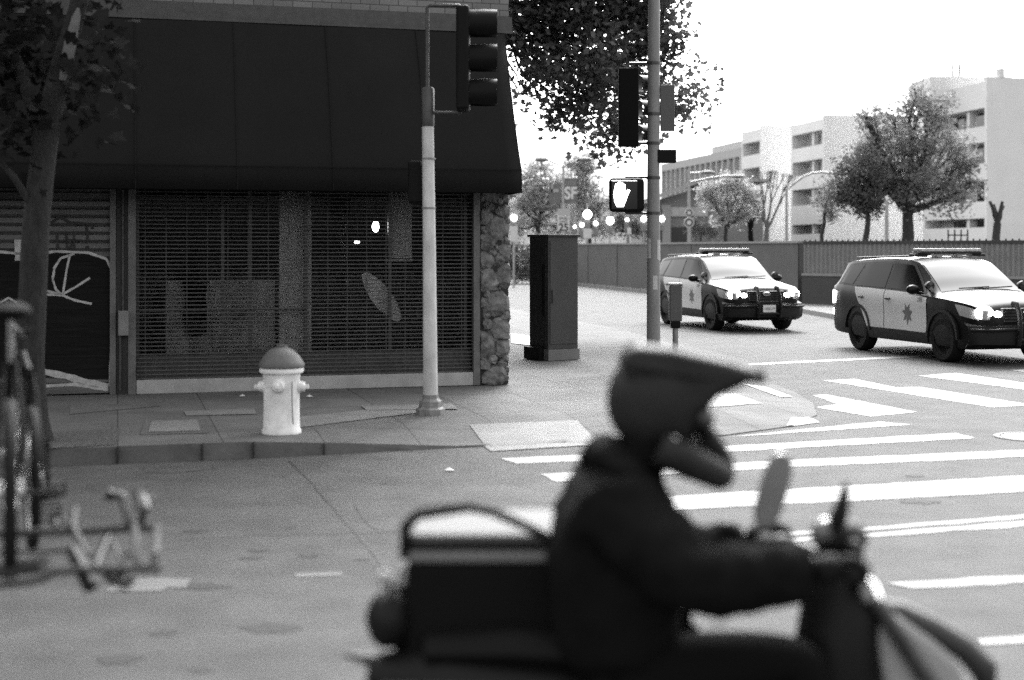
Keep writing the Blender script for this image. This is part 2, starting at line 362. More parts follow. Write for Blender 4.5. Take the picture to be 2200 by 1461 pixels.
# ------------------------------------------------------------------ shop on the corner
TH = R(15.5); CX, CY = -.05, 18.3
ct, st_ = math.cos(TH), math.sin(TH)
def T(px, off=0):                        # photo column -> distance along the shop wall (0 at its corner), off = metres in front of the wall
    k = (px - 1100) / F; cx, cy = CX + st_ * off, CY - ct * off
    return (k * cy - cx) / (ct - st_ * k)
def Zw(px, py, off=0):
    t = T(px, off); y = CY - ct * off + st_ * t; return H - (py - HY) * y / F
shop = thing('corner_shop', 'dark corner shop with large black awning, rolling grille and stone clad corner pillar', 'shop', (CX, CY, .15), TH)
ZB = .15
def sp(mb, name, m, parent=shop, **k): return mb.build(name, m, parent, **k)
L_ = -11.0
M['shop_wall'] = mat('shop_wall', .015, .9, noise=.25, scale=3)
w_ = MB(); zt = 4.85 - ZB; h0 = 2.75 - ZB
w_.b2((L_, .02, h0), (-.02, .3, 11))                        # above the openings
w_.b2((T(278), .0, 0), (T(250), .3, h0))                   # pier between shutters
w_.b2((-.42, .1, 0), (-.02, .5, h0))
w_.b2((L_, .0, 0), (T(-190), .3, h0))
side_dir = Vector((-.17, .985)); # side wall runs back along the cross street (in local axes)
ls = Vector((side_dir.x * ct + side_dir.y * st_, -side_dir.x * st_ + side_dir.y * ct))
p0 = Vector((-.02, .3)); p1 = p0 + ls * 16; nrm = Vector((-ls.y, ls.x)) * .25
w_.add([(p0.x, p0.y, 0), (p1.x, p1.y, 0), (p1.x + nrm.x, p1.y + nrm.y, 0), (p0.x + nrm.x, p0.y + nrm.y, 0), (p0.x, p0.y, 11), (p1.x, p1.y, 11), (p1.x + nrm.x, p1.y + nrm.y, 11), (p0.x + nrm.x, p0.y + nrm.y, 11)],
       [(0, 1, 5, 4), (1, 2, 6, 5), (3, 0, 4, 7), (4, 5, 6, 7)])
w_.b2((L_, .3, 10.7), (-.3, 12, 11)); w_.b2((L_, 12, 0), (-3, 12.2, 11)); w_.b2((L_ - .2, 0, 0), (L_, 12, 11))
sp(w_, 'wall', M['shop_wall'])
# brick above the awning
def brick_mat():
    m = bpy.data.materials.new('brick'); m.use_nodes = True; n = m.node_tree; b = n.nodes['Principled BSDF']; L = n.links.new; b.inputs['Roughness'].default_value = .9
    tc = n.nodes.new('ShaderNodeTexCoord'); mp = n.nodes.new('ShaderNodeMapping'); mp.inputs['Rotation'].default_value = (R(90), 0, 0); L(tc.outputs['Object'], mp.inputs[0])
    br = n.nodes.new('ShaderNodeTexBrick'); br.inputs['Scale'].default_value = 1; br.inputs['Brick Width'].default_value = .24; br.inputs['Row Height'].default_value = .08; br.inputs['Mortar Size'].default_value = .006
    for i, q in ((1, .12), (2, .16), (3, .05)): br.inputs[i].default_value = (q, q, q, 1)
    L(mp.outputs[0], br.inputs[0]); L(br.outputs[0], b.inputs['Base Color']); return m
bk = MB(); bk.b2((L_, -.03, 4.86 - ZB), (0, .018, 10.9)); sp(bk, 'brick_wall', brick_mat())
M['awning'] = mat('awning_canvas', .0066, .8, noise=.2, scale=1.2, bump=.15, bscale=3, spec=.15)
M['fascia'] = mat('fascia', .045, .8, v2=.07, scale=9)
fs = MB(); fs.b2((L_, -.12, 4.66 - ZB), (.02, 0, 4.855 - ZB)); fs.b2((L_, -.15, 4.64 - ZB), (.03, -.12, 4.67 - ZB)); sp(fs, 'cornice', M['fascia'])
# awning: curved canvas with a valance, ribs of slight sag between frames
prof = [(-.12, 4.66), (-.16, 4.62), (-.42, 4.1), (-.62, 3.55), (-.76, 3.1), (-.84, 2.86), (-.86, 2.58)]
aw = MB(); xs = [L_ + (T(1113, .7) - L_) * i / 60 for i in range(61)]; vs = []
for x in xs:
    for (dy, z) in prof:
        bay = (x - .16) / 1.95; sg = .012 * math.sin(math.pi * (bay % 1)) ** 2 if dy < -.15 and z > 2.6 else 0
        f = 1.0 if x < .15 else 1.0
        vs.append((x, dy + sg, z - ZB))
k = len(prof); aw.add(vs, [(i * k + j, i * k + j + 1, (i + 1) * k + j + 1, (i + 1) * k + j) for i in range(60) for j in range(k - 1)])
# right end: the canvas turns the corner and runs a little way along the side
endp = [(T(px_, -dy) + .02, dy, z) for (dy, z), px_ in zip(prof, (1079, 1083, 1092, 1103, 1113, 1119, 1120))]; EX = T(1120, .86)
e1 = [(-.02 + dx, dy, z - ZB) for dx, dy, z in endp]; e2 = [(-.02 + dx + ls.x * 1.5, .3 + ls.y * 1.5, z - ZB) for dx, dy, z in endp]
for i in range(61):                       # narrow the top of the last bay towards the corner
    pass
av = aw.v
for j, (dx, dy, z) in enumerate(endp): av[60 * k + j] = (-.02 + dx, dy, z - ZB)
aw.add(e1 + e2, [(j, j + k, j + k + 1, j + 1) for j in range(k - 1)])
o = sp(aw, 'awning', M['awning'], smooth=True)
sl = o.modifiers.new('thick', 'SOLIDIFY'); sl.thickness = .012
for px_ in (290, 505, 707, 905):
    mb = MB(); t_ = T(px_, .5); mb.tube([(t_, dy - .004, z - ZB) for dy, z in prof], .006, 5); mb.build('awning_seam', M['awning'], shop)
und = MB(); und.b2((L_, -.84, 2.60 - ZB), (EX - .03, 0.0, 2.615 - ZB)); sp(und, 'awning_frame', M['black_matte'])
vl = MB(); vl.b2((L_, -.875, 2.853 - ZB), (EX - .005, -.862, 2.866 - ZB)); sp(vl, 'awning_piping', M['awning'])

# rolling grille with the shop window behind it
gx0, gx1 = T(293), T(1016); zs0 = .17
gr = MB(); z = zs0
while z < h0 - .05: gr.b2((gx0, .035, z), (gx1, .05, z + .012)); z += .049
x = gx0 + .1
while x < gx1: gr.b2((x, .051, zs0), (x + .007, .057, h0)); x += .245
sp(gr, 'rolling_grille', mat('grille_slats', .07, .8, .1, noise=.3, scale=3))
po = MB(); po.b2((T(275), -.04, 0), (T(292), .06, h0)); o = sp(po, 'shutter_post', mat('post_metal', .10, .6, .3, noise=.3, scale=5), bevel=.004)
po = MB(); po.b2((T(1016), -.04, 0), (T(1030), .06, h0)); sp(po, 'shutter_post', o.data.materials[0], bevel=.004)
sl_ = MB(); sl_.b2((gx0, -.03, .0), (gx1, .06, .165)); sp(sl_, 'bottom_rail', mat('rail_paint', .27, .6, noise=.2, scale=4), bevel=.005)
pn = MB(); pn.b2((gx0, .16, .45), (gx1, .165, h0)); wn = sp(pn, 'shop_window', M['glass'])
fr = MB()
fr.b2((gx0, .12, .17), (gx1, .2, .45))
for px in (296, 480, 540, 660, 842, 1005): fr.b2((T(px) - .02, .13, .45), (T(px) + .02, .2, h0))
fr.b2((gx0, .13, .98), (T(660), .2, 1.0)); fr.build('window_frame', M['dark_steel'], wn)
rm = MB(); rb = 2.6
rm.b2((gx0 - .3, rb, 0), (gx1 + .2, rb + .1, h0)); rm.b2((gx0 - .3, .2, h0 + .01), (gx1 + .2, rb, h0 + .1)); rm.b2((gx0 - .4, .3, 0), (gx0 - .3, rb, h0)); rm.b2((gx1 + .2, .5, 0), (gx1 + .3, rb, h0)); rm.b2((gx0 - .3, .3, 0.0), (gx1 + .2, rb, .02))
sp(rm, 'interior_room', mat('room_wall', .05, .9, noise=.4, scale=2))
pc = MB(); pc.b2((T(606), .3, .2), (T(676), .45, h0 - .05)); sp(pc, 'window_panel', mat('panel', .5, .8, noise=.15, scale=3))
pc = MB(); pc.b2((T(844), .3, 1.62), (T(895), .34, h0 - .03)); pc.b2((T(842), .28, 1.58), (T(897), .36, 1.61)); sp(pc, 'window_blind', mat('blind', .45, .8, noise=.1, scale=20))
pc = MB(); pc.b2((T(360), .5, .25), (T(600), .55, 1.35)); sp(pc, 'display_board', mat('display_board', .3, .8, noise=.5, scale=3))
# things behind the window
def wp(px, py, off): t = T(px, -off); return Vector((CX + ct * t - st_ * off, CY + st_ * t + ct * off, Zw(px, py, -off)))
sb = MB(); A = wp(782, 588, .32); B = wp(858, 688, .32); ax = (B - A); Ln = ax.length; ax.normalize(); nn = Vector((ct, st_, 0)); up = ax.cross(Vector((-st_, ct, 0))).normalized()
pts = []; 
for i in range(15):
    t = i / 14; wd = .13 * math.sin(math.pi * min(1, t * .93 + .04)) ** .6; pts.append((t, wd))
poly = [(t * Ln, wd) for t, wd in pts] + [(t * Ln, -wd) for t, wd in reversed(pts)]
bn = Vector((-st_, ct, 0))
sb.prism(poly, 0, .04, lambda u, v, d: A + ax * u + up * v + bn * d)
tag(sb.build('surfboard', mat('board', .8, .6, v2=.5, scale=5)), 'pale leaf shaped board leaning behind the rolling grille of the shop window', 'board')
mq = thing('mannequin', 'dark dressed mannequin bust standing in the left half of the shop window', 'mannequin', wp(420, 810, .38).to_tuple())
b_ = MB(); b_.lathe([(.02, .5), (.13, .55), (.15, .8), (.12, 1.0), (.17, 1.18), (.12, 1.27), (.05, 1.31), (.05, 1.38)], n=16); b_.ball((0, 0, 1.48), .1, 12, (1, 1, 1.2)); b_.build('torso', M['black'], mq, smooth=True)
b_ = MB(); b_.tube([(0, 0, .03), (0, 0, .55)], .02); b_.lathe([(0, .03), (.16, .03), (.16, .0)], n=16); b_.build('stand', M['steel'], mq)
for (px, py, r_, lb) in ((807, 487, .045, 'small bright bulb standing in for a reflection, high behind the shop grille'), (767, 520, .035, 'low flat disc standing in for a reflection under the bulb behind the shop grille')):
    t_ = thing('window_glint', lb, 'lamp', wp(px, py, .4).to_tuple())  # reflections in the window glass, built as added glowing shapes
    b_ = MB(); b_.ball((0, 0, 0), r_, 12, (1, 1, 1.6 if py < 500 else .5)); b_.build('orb', M['glint_glow'], t_, smooth=True)
    b_ = MB(); b_.tube([(0, 0, r_ * .8), (0, 0, 1.0 if py < 500 else 1.2)], .006, 6); b_.build('glint_stem', M['black'], t_)
# left roller shutter with graffiti
sx0, sx1 = T(-185), T(236)
rs = MB(); z = .12; nz = int((h0 - z) / .1)
for i in range(nz + 1):
    zz = z + i * .1
    vs = [(sx0, .06, zz), (sx1, .06, zz), (sx1, .03, zz + .03), (sx0, .03, zz + .03), (sx1, .03, zz + .085), (sx0, .03, zz + .085), (sx1, .06, zz + .1), (sx0, .06, zz + .1)]
    rs.add(vs, [(0, 1, 2, 3), (3, 2, 4, 5), (5, 4, 6, 7)])
rs.b2((sx0, .02, 0.02), (sx1, .07, .12)); shut = sp(rs, 'roller_shutter', mat('shutter_metal', .085, .55, .3, noise=.35, scale=3, stretch=(.5, 1, 3)))
ps = MB(); ps.b2((T(236), -.03, 0), (T(249), .06, h0)); sp(ps, 'shutter_post', o.data.materials[0], bevel=.004)
dk = MB(); dk.b2((T(250) + .0, .003, 0), (T(275), -.02, h0)); sp(dk, 'pier_cladding', mat('pier_paint', .015, .7))
def gp(px, py, off=.034): return (T(px), .03 - .012, Zw(px, py) - ZB)
bl = MB()
out = [(-185, 560), (-60, 545), (0, 545), (60, 548), (120, 541), (190, 545), (228, 560), (244, 590), (246, 640), (240, 690), (236, 760), (232, 815), (180, 815), (100, 800), (20, 815), (-185, 815)]
bl.add([(T(x), .024, Zw(x, y) - ZB) for x, y in out], [tuple(range(len(out)))])
bl = MB(); bl.prism([(T(x), Zw(x, y) - ZB) for x, y in out], .020, .028); bl.build('graffiti_fill', mat('graffiti_black', .003, .8, v2=.012, spec=.1, scale=4, stretch=(.4, 1, 11)), shut)
gl = MB()
def stroke(mb, pts, wd, dy=.018):
    q = [Vector((T(x), 0, Zw(x, y) - ZB)) for x, y in pts]; dense = []
    for i in range(len(q) - 1):
        for j in range(5): dense.append(q[i].lerp(q[i + 1], j / 5))
    dense.append(q[-1]); vs = []
    for i, p in enumerate(dense):
        t = (dense[min(i + 1, len(dense) - 1)] - dense[max(i - 1, 0)]).normalized(); n2 = Vector((-t.z, 0, t.x)) * wd * random.uniform(.75, 1.15)
        vs += [(p.x + n2.x, dy, p.z + n2.z), (p.x - n2.x, dy, p.z - n2.z)]
    mb.add(vs, [(2 * i, 2 * i + 1, 2 * i + 3, 2 * i + 2) for i in range(len(dense) - 1)])
stroke(gl, [(-185, 556), (-60, 541), (0, 541), (60, 547), (120, 540), (190, 543), (228, 556), (245, 588), (248, 640), (242, 690), (238, 760), (236, 830)], .016)
stroke(gl, [(160, 545), (130, 555), (117, 575), (113, 600), (120, 622), (133, 634)], .014)
stroke(gl, [(150, 547), (143, 580), (135, 632)], .014)
stroke(gl, [(135, 632), (165, 615), (193, 597)], .014)
stroke(gl, [(60, 600), (90, 622), (133, 634)], .014); stroke(gl, [(70, 632), (133, 634), (160, 645), (197, 653)], .015)
stroke(gl, [(20, 745), (30, 720), (38, 750), (28, 790)], .035); stroke(gl, [(0, 650), (18, 640), (40, 652)], .012)
stroke(gl, [(90, 798), (140, 808), (190, 822), (232, 830)], .04); stroke(gl, [(90, 830), (160, 826), (232, 838)], .02)
stroke(gl, [(38, 515), (38, 560)], .035)
gl.build('graffiti_outline', mat('graffiti_white', .32, .7, noise=.3, scale=12), shut)
gk = MB()
stroke(gk, [(122, 505), (124, 535)], .017); stroke(gk, [(142, 500), (144, 535), (155, 528), (150, 518), (140, 522)], .013); stroke(gk, [(140, 515), (175, 516)], .01); stroke(gk, [(158, 500), (160, 535)], .012); stroke(gk, [(186, 488), (188, 518)], .015); stroke(gk, [(187, 528), (188, 534)], .02)
stroke(gk, [(108, 480), (128, 466), (150, 478), (195, 482), (200, 492)], .016, .0175)
gk.build('graffiti_tag', mat('graffiti_dark', .015, .7), shut)
eb = MB(); eb.b2((T(254), -.13, Zw(260, 720) - ZB), (T(276), -.021, Zw(260, 667) - ZB)); eb_o = sp(eb, 'meter_box', mat('meter_box', .14, .6, noise=.2, scale=8), bevel=.006)
pp = MB(); pp.tube([(T(264), -.05, Zw(260, 667) - ZB), (T(264), -.05, h0 + .05)], .012); pp.tube([(T(258), -.05, .05), (T(258), -.05, Zw(260, 720) - ZB)], .015); pp.build('conduit', M['dark_steel'], eb_o)
# stone clad corner pillar
stn = MB(); random.seed(11)
rows = 15; zc = 0
pill0, pill1 = T(1031), T(1092)
z = 0.0
M['stone'] = mat('field_stone', .04, .9, v2=.2, scale=9, bump=1, bscale=18)
back = MB(); back.b2((pill0, -.0, 0), (pill1, .35, h0)); colp = sp(back, 'stone_pillar', mat('mortar', .03, 1))
sp_ = []
for tr in range(1400):
    r_s = random.choice([.19, .16, .13, .10, .07]) if tr < 500 else random.choice([.07, .05]); cx = random.uniform(pill0 + .02, pill1 - .02); cz = random.uniform(.02, h0 - .02)
    if all(math.hypot(cx - a_, cz - b2_) > (r_s + c_) * .74 for a_, b2_, c_ in sp_): sp_.append((cx, cz, r_s))
for cx, cz, r_s in sp_:
    wx, hs = r_s * random.uniform(.9, 1.35), r_s * random.uniform(.8, 1.3); Mx = Matrix.Rotation(random.uniform(-1.2, 1.2), 3, 'Y'); vs0 = len(stn.v); c0 = Vector((cx, random.uniform(.0, .05), cz))
    stn.ball(c0, 1, 12, (wx, .05 + r_s * .45, hs), Mx)
    for q in range(vs0, len(stn.v)):
        v = Vector(stn.v[q]); v += Vector((random.uniform(-1, 1), random.uniform(-1, 1), random.uniform(-1, 1))) * .016; v.x = max(pill0, min(pill1 + .015, v.x)); v.z = max(0, v.z); stn.v[q] = tuple(v)
z = 0
while z < h0:
    hh = random.uniform(.13, .3); stn.ball((pill1 - .01, .18, z + hh / 2), 1, 12, (.05, .16, hh / 2 * 1.03)); z += hh * .95
stn.build('stone', M['stone'], colp, smooth=False)

# ------------------------------------------------------------------ trees
def leaf_cloud(blobs, n, size, jit=.35, squash=.8, flat=.0, lobed=False, clump=1.0):
    """leaf-sized faces in clumps spread through the crown volume; blobs = (x, y, z, r)"""
    bl = np.array([b[:3] for b in blobs], float); rr = np.array([b[3] for b in blobs], float)
    wgt = rr ** 2.3; wgt /= wgt.sum()
    ncl = max(len(blobs) * 3, int(n / 22 / clump ** 2))
    bi = rng.choice(len(blobs), ncl, p=wgt)
    d = rng.normal(size=(ncl, 3)); d /= np.linalg.norm(d, axis=1)[:, None]
    rad = rng.uniform(.25, 1.0, ncl) ** .55
    cc = bl[bi] + d * (rad * rr[bi])[:, None] * np.array([1, 1, squash])
    cs = size * rng.uniform(1.7, 3.6, ncl) * clump
    li = rng.integers(0, ncl, n)
    off = np.clip(rng.normal(size=(n, 3)), -1.5, 1.5) * (cs[li] * .5)[:, None]; leaf_cloud.cc = cc; leaf_cloud.bc = bl[bi]
    c = cc[li] + off
    a = rng.normal(size=(n, 3)); a[:, 2] *= .6; a /= np.linalg.norm(a, axis=1)[:, None]
    b = rng.normal(size=(n, 3)); b -= a * (a * b).sum(1)[:, None]; b /= np.linalg.norm(b, axis=1)[:, None]
    s = size * rng.uniform(.6, 1.25, n)[:, None]
    if lobed:
        shape = []
        for i in range(10):
            an = math.pi * 2 * i / 10; r_ = (1.0, .62, .8, .5, .95, .66, .7, .55, 1.0, .6)[i] * (1.15 if i == 0 else .9); shape.append((r_ * math.cos(an), r_ * math.sin(an)))
    else: shape = [(-1, 0), (-.1, -.55), (1, 0), (.1, .6)]
    k = len(shape); V = np.empty((n, k, 3)); nrm = np.cross(a, b)
    for i, (u, v) in enumerate(shape): V[:, i] = c + (a * u + b * v + nrm * (.18 * (u * u))) * s * .6
    return V.reshape(-1, 3), k
def mesh_from(name, V, k, m, parent, o):
    n = len(V) // k; me = bpy.data.meshes.new(name); V = V - np.array(o)
    me.vertices.add(len(V)); me.vertices.foreach_set('co', V.astype(np.float32).ravel())
    me.loops.add(n * k); me.loops.foreach_set('vertex_index', np.arange(n * k, dtype=np.int32))
    me.polygons.add(n); me.polygons.foreach_set('loop_start', np.arange(0, n * k, k, dtype=np.int32)); me.polygons.foreach_set('loop_total', np.full(n, k, np.int32))
    me.update(); me.validate(); me.materials.append(m)
    ob = bpy.data.objects.new(name, me); COL.objects.link(ob); ob.parent = parent; return ob
def wob(a, b, n, amt):
    a, b = Vector(a), Vector(b); L = (b - a).length
    return [a.lerp(b, i / n) + (Vector((random.uniform(-1, 1), random.uniform(-1, 1), random.uniform(-.5, .5))) * amt * L if 0 < i < n else Vector()) for i in range(n + 1)]
def tree(name, label, base, fork, blobs, n, size, leafm, barkm, r0, cat='tree', group=None, lobed=False, twigs=2, jit=.06, clump=1.25):
    base = Vector(base); t = thing(name, label, cat, base, 0, group); fork = Vector(fork)
    tk = MB(base); pts = wob(base, fork, 6, .02); tk.tube(pts, [r0 * (1.25 if i == 0 else 1 - .38 * i / 6) for i in range(7)], 10); tk.build('trunk', barkm, t, smooth=True)
    lb = MB(base)
    for (x, y, z, r) in blobs:
        c = Vector((x, y, z)); p = wob(fork, c, 5, jit); rr = r0 * .45
        lb.tube(p, [rr * (1 - .8 * i / 5) for i in range(6)], 7)
        for q in range(twigs):
            d = Vector((random.uniform(-1, 1), random.uniform(-1, 1), random.uniform(-.3, 1))).normalized() * r * .8
            lb.tube(wob(p[3], c + d, 4, jit), [rr * .3, rr * .22, rr * .16, rr * .1, rr * .05], 5)
    if n:
        V, k = leaf_cloud(blobs, n, size, lobed=lobed, clump=clump); mesh_from('crown', V, k, leafm, t, base)
        for c_, b_ in zip(leaf_cloud.cc, leaf_cloud.bc):
            lb.tube(wob(b_, c_, 2, .08), [size * .09, size * .06, size * .03], 4, cap=False)
    lb.build('limbs', barkm, t, smooth=True)
    return t
# street tree at the left, close to the camera
b0 = G(72, 948, .15); Y0 = b0.y
lt = thing('street_tree', 'leaning street tree with peeling bark in front of the left shutter', 'tree', b0)
cl = [b0 + Vector((0, 0, -.05)), P(66, 900, Y0), P(62, 780, Y0), P(70, 640, Y0), P(76, 500, Y0), P(88, 380, Y0), P(103, 270, Y0), P(122, 180, Y0 - .1), P(146, 90, Y0 - .15), P(172, 0, Y0 - .2), P(215, -130, Y0 - .3), P(260, -320, Y0 - .4)]
rd = [.19, .155, .135, .125, .12, .115, .11, .10, .085, .075, .06, .04]
tk = MB(b0); tk.tube(cl, rd, 16); tk.build('trunk', M['bark'], lt, smooth=True)
tk = MB(b0); tk.tube([P(95, 300, Y0), P(60, 200, Y0), P(20, 80, Y0 + .2), P(-60, -100, Y0 + .3)], [.07, .06, .05, .03], 10)
tk.tube([P(80, 460, Y0), P(30, 380, Y0 - .2), P(-40, 300, Y0 - .3)], [.04, .03, .015], 8); tk.tube([P(115, 210, Y0), P(180, 160, Y0 - .3), P(235, 190, Y0 - .4)], [.03, .02, .008], 8); tk.build('limbs', M['bark'], lt, smooth=True)
tk = MB(b0); tk.tube([P(134, 172, Y0 - .19), P(143, 130, Y0 - .2), P(152, 88, Y0 - .215), P(163, 40, Y0 - .235), P(170, 10, Y0 - .245)], [.028, .055, .055, .04, .015], 10); tk.build('bare_wood', M['bark_pale'], lt, smooth=True)
bl = []
for (px, py, r_, dy) in [(20, 110, .35, .1), (40, 180, .3, .3), (10, 250, .3, -.2), (215, 100, .28, -.2), (200, 185, .25, -.3), (185, 220, .2, .2), (250, 215, .13, -.5), (235, 130, .2, -.3), (40, 20, .4, 0), (240, 20, .25, 0), (60, 290, .2, .3), (15, 330, .14, -.4), (30, 60, .4, .3), (100, 100, .2, .4)]:
    p = P(px, py, Y0 + dy); bl.append((p.x, p.y, p.z, r_))
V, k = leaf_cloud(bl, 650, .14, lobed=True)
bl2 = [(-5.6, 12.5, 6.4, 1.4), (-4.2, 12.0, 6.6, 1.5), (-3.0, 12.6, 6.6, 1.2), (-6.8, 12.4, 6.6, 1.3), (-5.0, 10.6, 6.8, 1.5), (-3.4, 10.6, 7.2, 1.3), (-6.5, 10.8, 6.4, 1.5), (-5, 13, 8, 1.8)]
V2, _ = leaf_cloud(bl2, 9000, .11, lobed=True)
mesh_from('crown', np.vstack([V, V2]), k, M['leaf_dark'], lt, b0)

# big tree behind the shop corner, its trunk hidden by the shop
def pb(lst): return [tuple(P(px, py, y)) + (r_,) for px, py, y, r_ in lst]
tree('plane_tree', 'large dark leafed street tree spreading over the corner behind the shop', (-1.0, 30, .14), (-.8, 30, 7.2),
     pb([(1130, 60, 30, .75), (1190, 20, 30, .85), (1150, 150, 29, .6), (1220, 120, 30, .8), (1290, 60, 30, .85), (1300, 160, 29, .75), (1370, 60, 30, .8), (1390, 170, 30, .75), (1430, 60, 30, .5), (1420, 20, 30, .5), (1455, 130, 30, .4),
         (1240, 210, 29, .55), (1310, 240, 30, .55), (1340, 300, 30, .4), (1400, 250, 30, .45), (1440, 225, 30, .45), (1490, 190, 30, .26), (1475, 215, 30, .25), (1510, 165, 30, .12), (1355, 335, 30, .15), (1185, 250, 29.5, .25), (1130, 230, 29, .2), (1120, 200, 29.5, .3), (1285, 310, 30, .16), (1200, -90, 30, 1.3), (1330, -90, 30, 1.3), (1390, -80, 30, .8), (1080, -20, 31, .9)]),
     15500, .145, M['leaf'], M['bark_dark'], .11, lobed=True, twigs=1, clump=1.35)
tw = 'trees beyond the wall'
def ft(px, by, crown, Y, label, n, size, lm='leaf_mid', r0=.16, forkdy=60, name='street_tree', twigs=1, bx=None, barkm='bark_dark'):
    b = P(px, by, Y); b.z = 0; fk = P(px + (bx or 0), forkdy, Y)
    return tree(name, label, b, fk, pb([(x, y, Y + dy, r_ * Y / F) for x, y, r_, dy in crown]), n, size, M[lm], M[barkm], r0, group=tw, twigs=twigs)
ft(1950, 515, [(1965, 215, 38, 0), (1920, 250, 40, 1), (2000, 240, 36, -1), (1860, 250, 28, 0), (1900, 300, 48, 1), (1975, 300, 55, -1), (2040, 300, 42, 0), (1880, 360, 50, 0), (1950, 380, 60, -1), (2030, 370, 52, 1), (2075, 350, 32, 0), (1900, 410, 40, -1), (1965, 430, 42, 0), (2040, 425, 45, 0), (2085, 400, 25, 0), (1865, 320, 30, 0), (2010, 225, 22, 0), (2030, 215, 14, 0), (1965, 190, 18, 0), (1850, 232, 14, 0)], 72,
   'tallest and widest leafy tree beyond the wall, before the white flats at right', 12000, .19, r0=.42, forkdy=455, twigs=2)
ft(1843, 515, [(1800, 400, 30, 0), (1830, 370, 32, 0), (1860, 400, 32, 0), (1840, 420, 34, 1), (1870, 440, 26, 0), (1810, 430, 26, 0), (1885, 390, 28, 0), (1845, 350, 22, 1), (1868, 345, 20, 0)], 70,
   'smaller leaning tree with dense round crown just left of the tallest tree', 4500, .17, 'leaf', r0=.2, forkdy=462, bx=22)
ft(1755, 515, [(1775, 430, 20, 0), (1782, 400, 18, 0), (1790, 460, 12, 0), (1770, 465, 9, 0)], 74, 'thin trunked small tree with a narrow crown before the balconies', 900, .16, 'leaf_mid', r0=.14, forkdy=455, bx=16)
ft(1560, 515, [(1560, 400, 26, 0), (1590, 395, 22, 0), (1530, 430, 26, 0), (1570, 430, 30, 1), (1610, 420, 22, 0), (1550, 465, 22, 0), (1590, 465, 20, 0), (1520, 410, 16, 0), (1620, 450, 14, 0)], 95,
   'grey green tree with spreading low stems before the low hall', 4200, .2, 'leaf_far', r0=.2, forkdy=490, twigs=2)
ft(1505, 515, [(1495, 485, 14, 0), (1515, 490, 14, 0), (1490, 500, 12, 0), (1530, 500, 12, 0)], 97, 'low dark rounded bush before the hall doorway', 900, .17, 'leaf', r0=.08, forkdy=505, name='bush')
ft(1155, 515, [(1130, 380, 30, 0), (1160, 360, 28, 1), (1190, 390, 36, 0), (1150, 420, 42, 0), (1115, 440, 30, 0), (1200, 440, 36, 0), (1150, 480, 38, 0), (1110, 500, 24, 0), (1205, 490, 32, 0)], 92,
   'pale hazy tree beside the shop corner, left of the banner lamp', 7000, .2, 'leaf_far', r0=.25, forkdy=480, twigs=3)
ft(1265, 515, [(1230, 360, 26, 0), (1262, 350, 26, 0), (1240, 400, 36, 0), (1275, 400, 28, 1), (1255, 445, 34, 0), (1290, 440, 22, 0), (1240, 490, 28, 0), (1280, 490, 30, 0)], 95,
   'pale hazy tree right of the banner lamp, behind the lit signals', 6500, .2, 'leaf_far', r0=.25, forkdy=480, twigs=3)
ft(1350, 515, [(1320, 490, 22, 0), (1345, 480, 26, 0), (1375, 490, 24, 0), (1330, 465, 18, 0), (1375, 460, 18, 0), (1400, 495, 14, 0)], 96, 'low dark tree behind the walk signal, above the wall', 2600, .19, 'leaf_mid', r0=.12, forkdy=500)
# bare pale tree and two pollards
def bare(name, label, px, Y, top, r0, m, spread, levels, fork=480, seed=1, nbr=4):
    random.seed(seed); b = P(px, 515, Y); b.z = 0; t = thing(name, label, 'tree', b, 0, tw)
    mb = MB(b); fk = P(px, fork, Y); mb.tube(wob(b, fk, 4, .02), [r0, r0 * .9, r0 * .85, r0 * .8, r0 * .75], 8); mb.build('trunk', m, t, smooth=True)
    mb = MB(b)
    def grow(p, d, L, r_, lv):
        q = p + d * L; mb.tube(wob(p, q, 3, .05), [r_, r_ * .85, r_ * .7, r_ * .6], 6)
        if lv > 0:
            for _ in range(3):
                nd = (d + Vector((random.uniform(-1, 1), random.uniform(-.6, .6), random.uniform(-.1, .6))) * spread * .8).normalized(); grow(q, nd, L * .62, r_ * .5, lv - 1)
    Lh = (fk.z and (H - (top - HY) * Y / F) - fk.z)
    for i in range(nbr):
        a = (i / (nbr - 1) - .5) * 2 * spread; grow(fk, Vector((a, random.uniform(-.3, .3), 1)).normalized(), Lh * (.5 if levels else random.uniform(.6, 1)), r0 * .5, levels)
    mb.build('limbs', m, t, smooth=True); return t
bare('bare_tree', 'leafless pale tree with fine twigs before the white flats', 1648, 95, 385, .22, M['bark_pale'], .45, 4, fork=492, seed=5)
bare('pollarded_tree', 'dark pollarded tree of bare stubs before the blank wall at far right', 2143, 66, 428, .24, M['bark_dark'], .42, 0, fork=478, seed=3)
bare('pollarded_tree', 'small black pollarded stump between the grey tree and the bare tree', 1612, 92, 462, .22, M['black_matte'], .3, 0, fork=495, seed=9, nbr=3)
# tree guard
tg = thing('tree_guard', 'low black tubular tree guard beyond the wall at right', 'tree guard', (P(2058, 515, 66).x, 66, 0))
mb = MB()
for x in (-.45, -.15, .15, .45): mb.tube([(x, 0, 0), (x, 0, 2.75)], .035, 6)
mb.build('post', M['black'], tg); mb = MB()
for z in (2.15, 2.5): mb.tube([(-.45, 0, z), (.45, 0, z)], .03, 6)
mb.build('rail', M['black'], tg)
# hedge before the wall
random.seed(3); hb = [(x, 76 + (x * .2), z, .5) for x in np.arange(-1.0, 3.6, .45) for z in (.55, 1.1, 1.65)]
V, k = leaf_cloud(hb, 6000, .15); hd = mesh_from('hedge', V, k, mat('hedge_leaf', .07, .7, v2=.16, scale=2), None, (1.2, 76, 0)); hd.location = (1.2, 76, 0)
tag(hd, 'leafy hedge along the foot of the wall behind the utility cabinet', 'hedge')

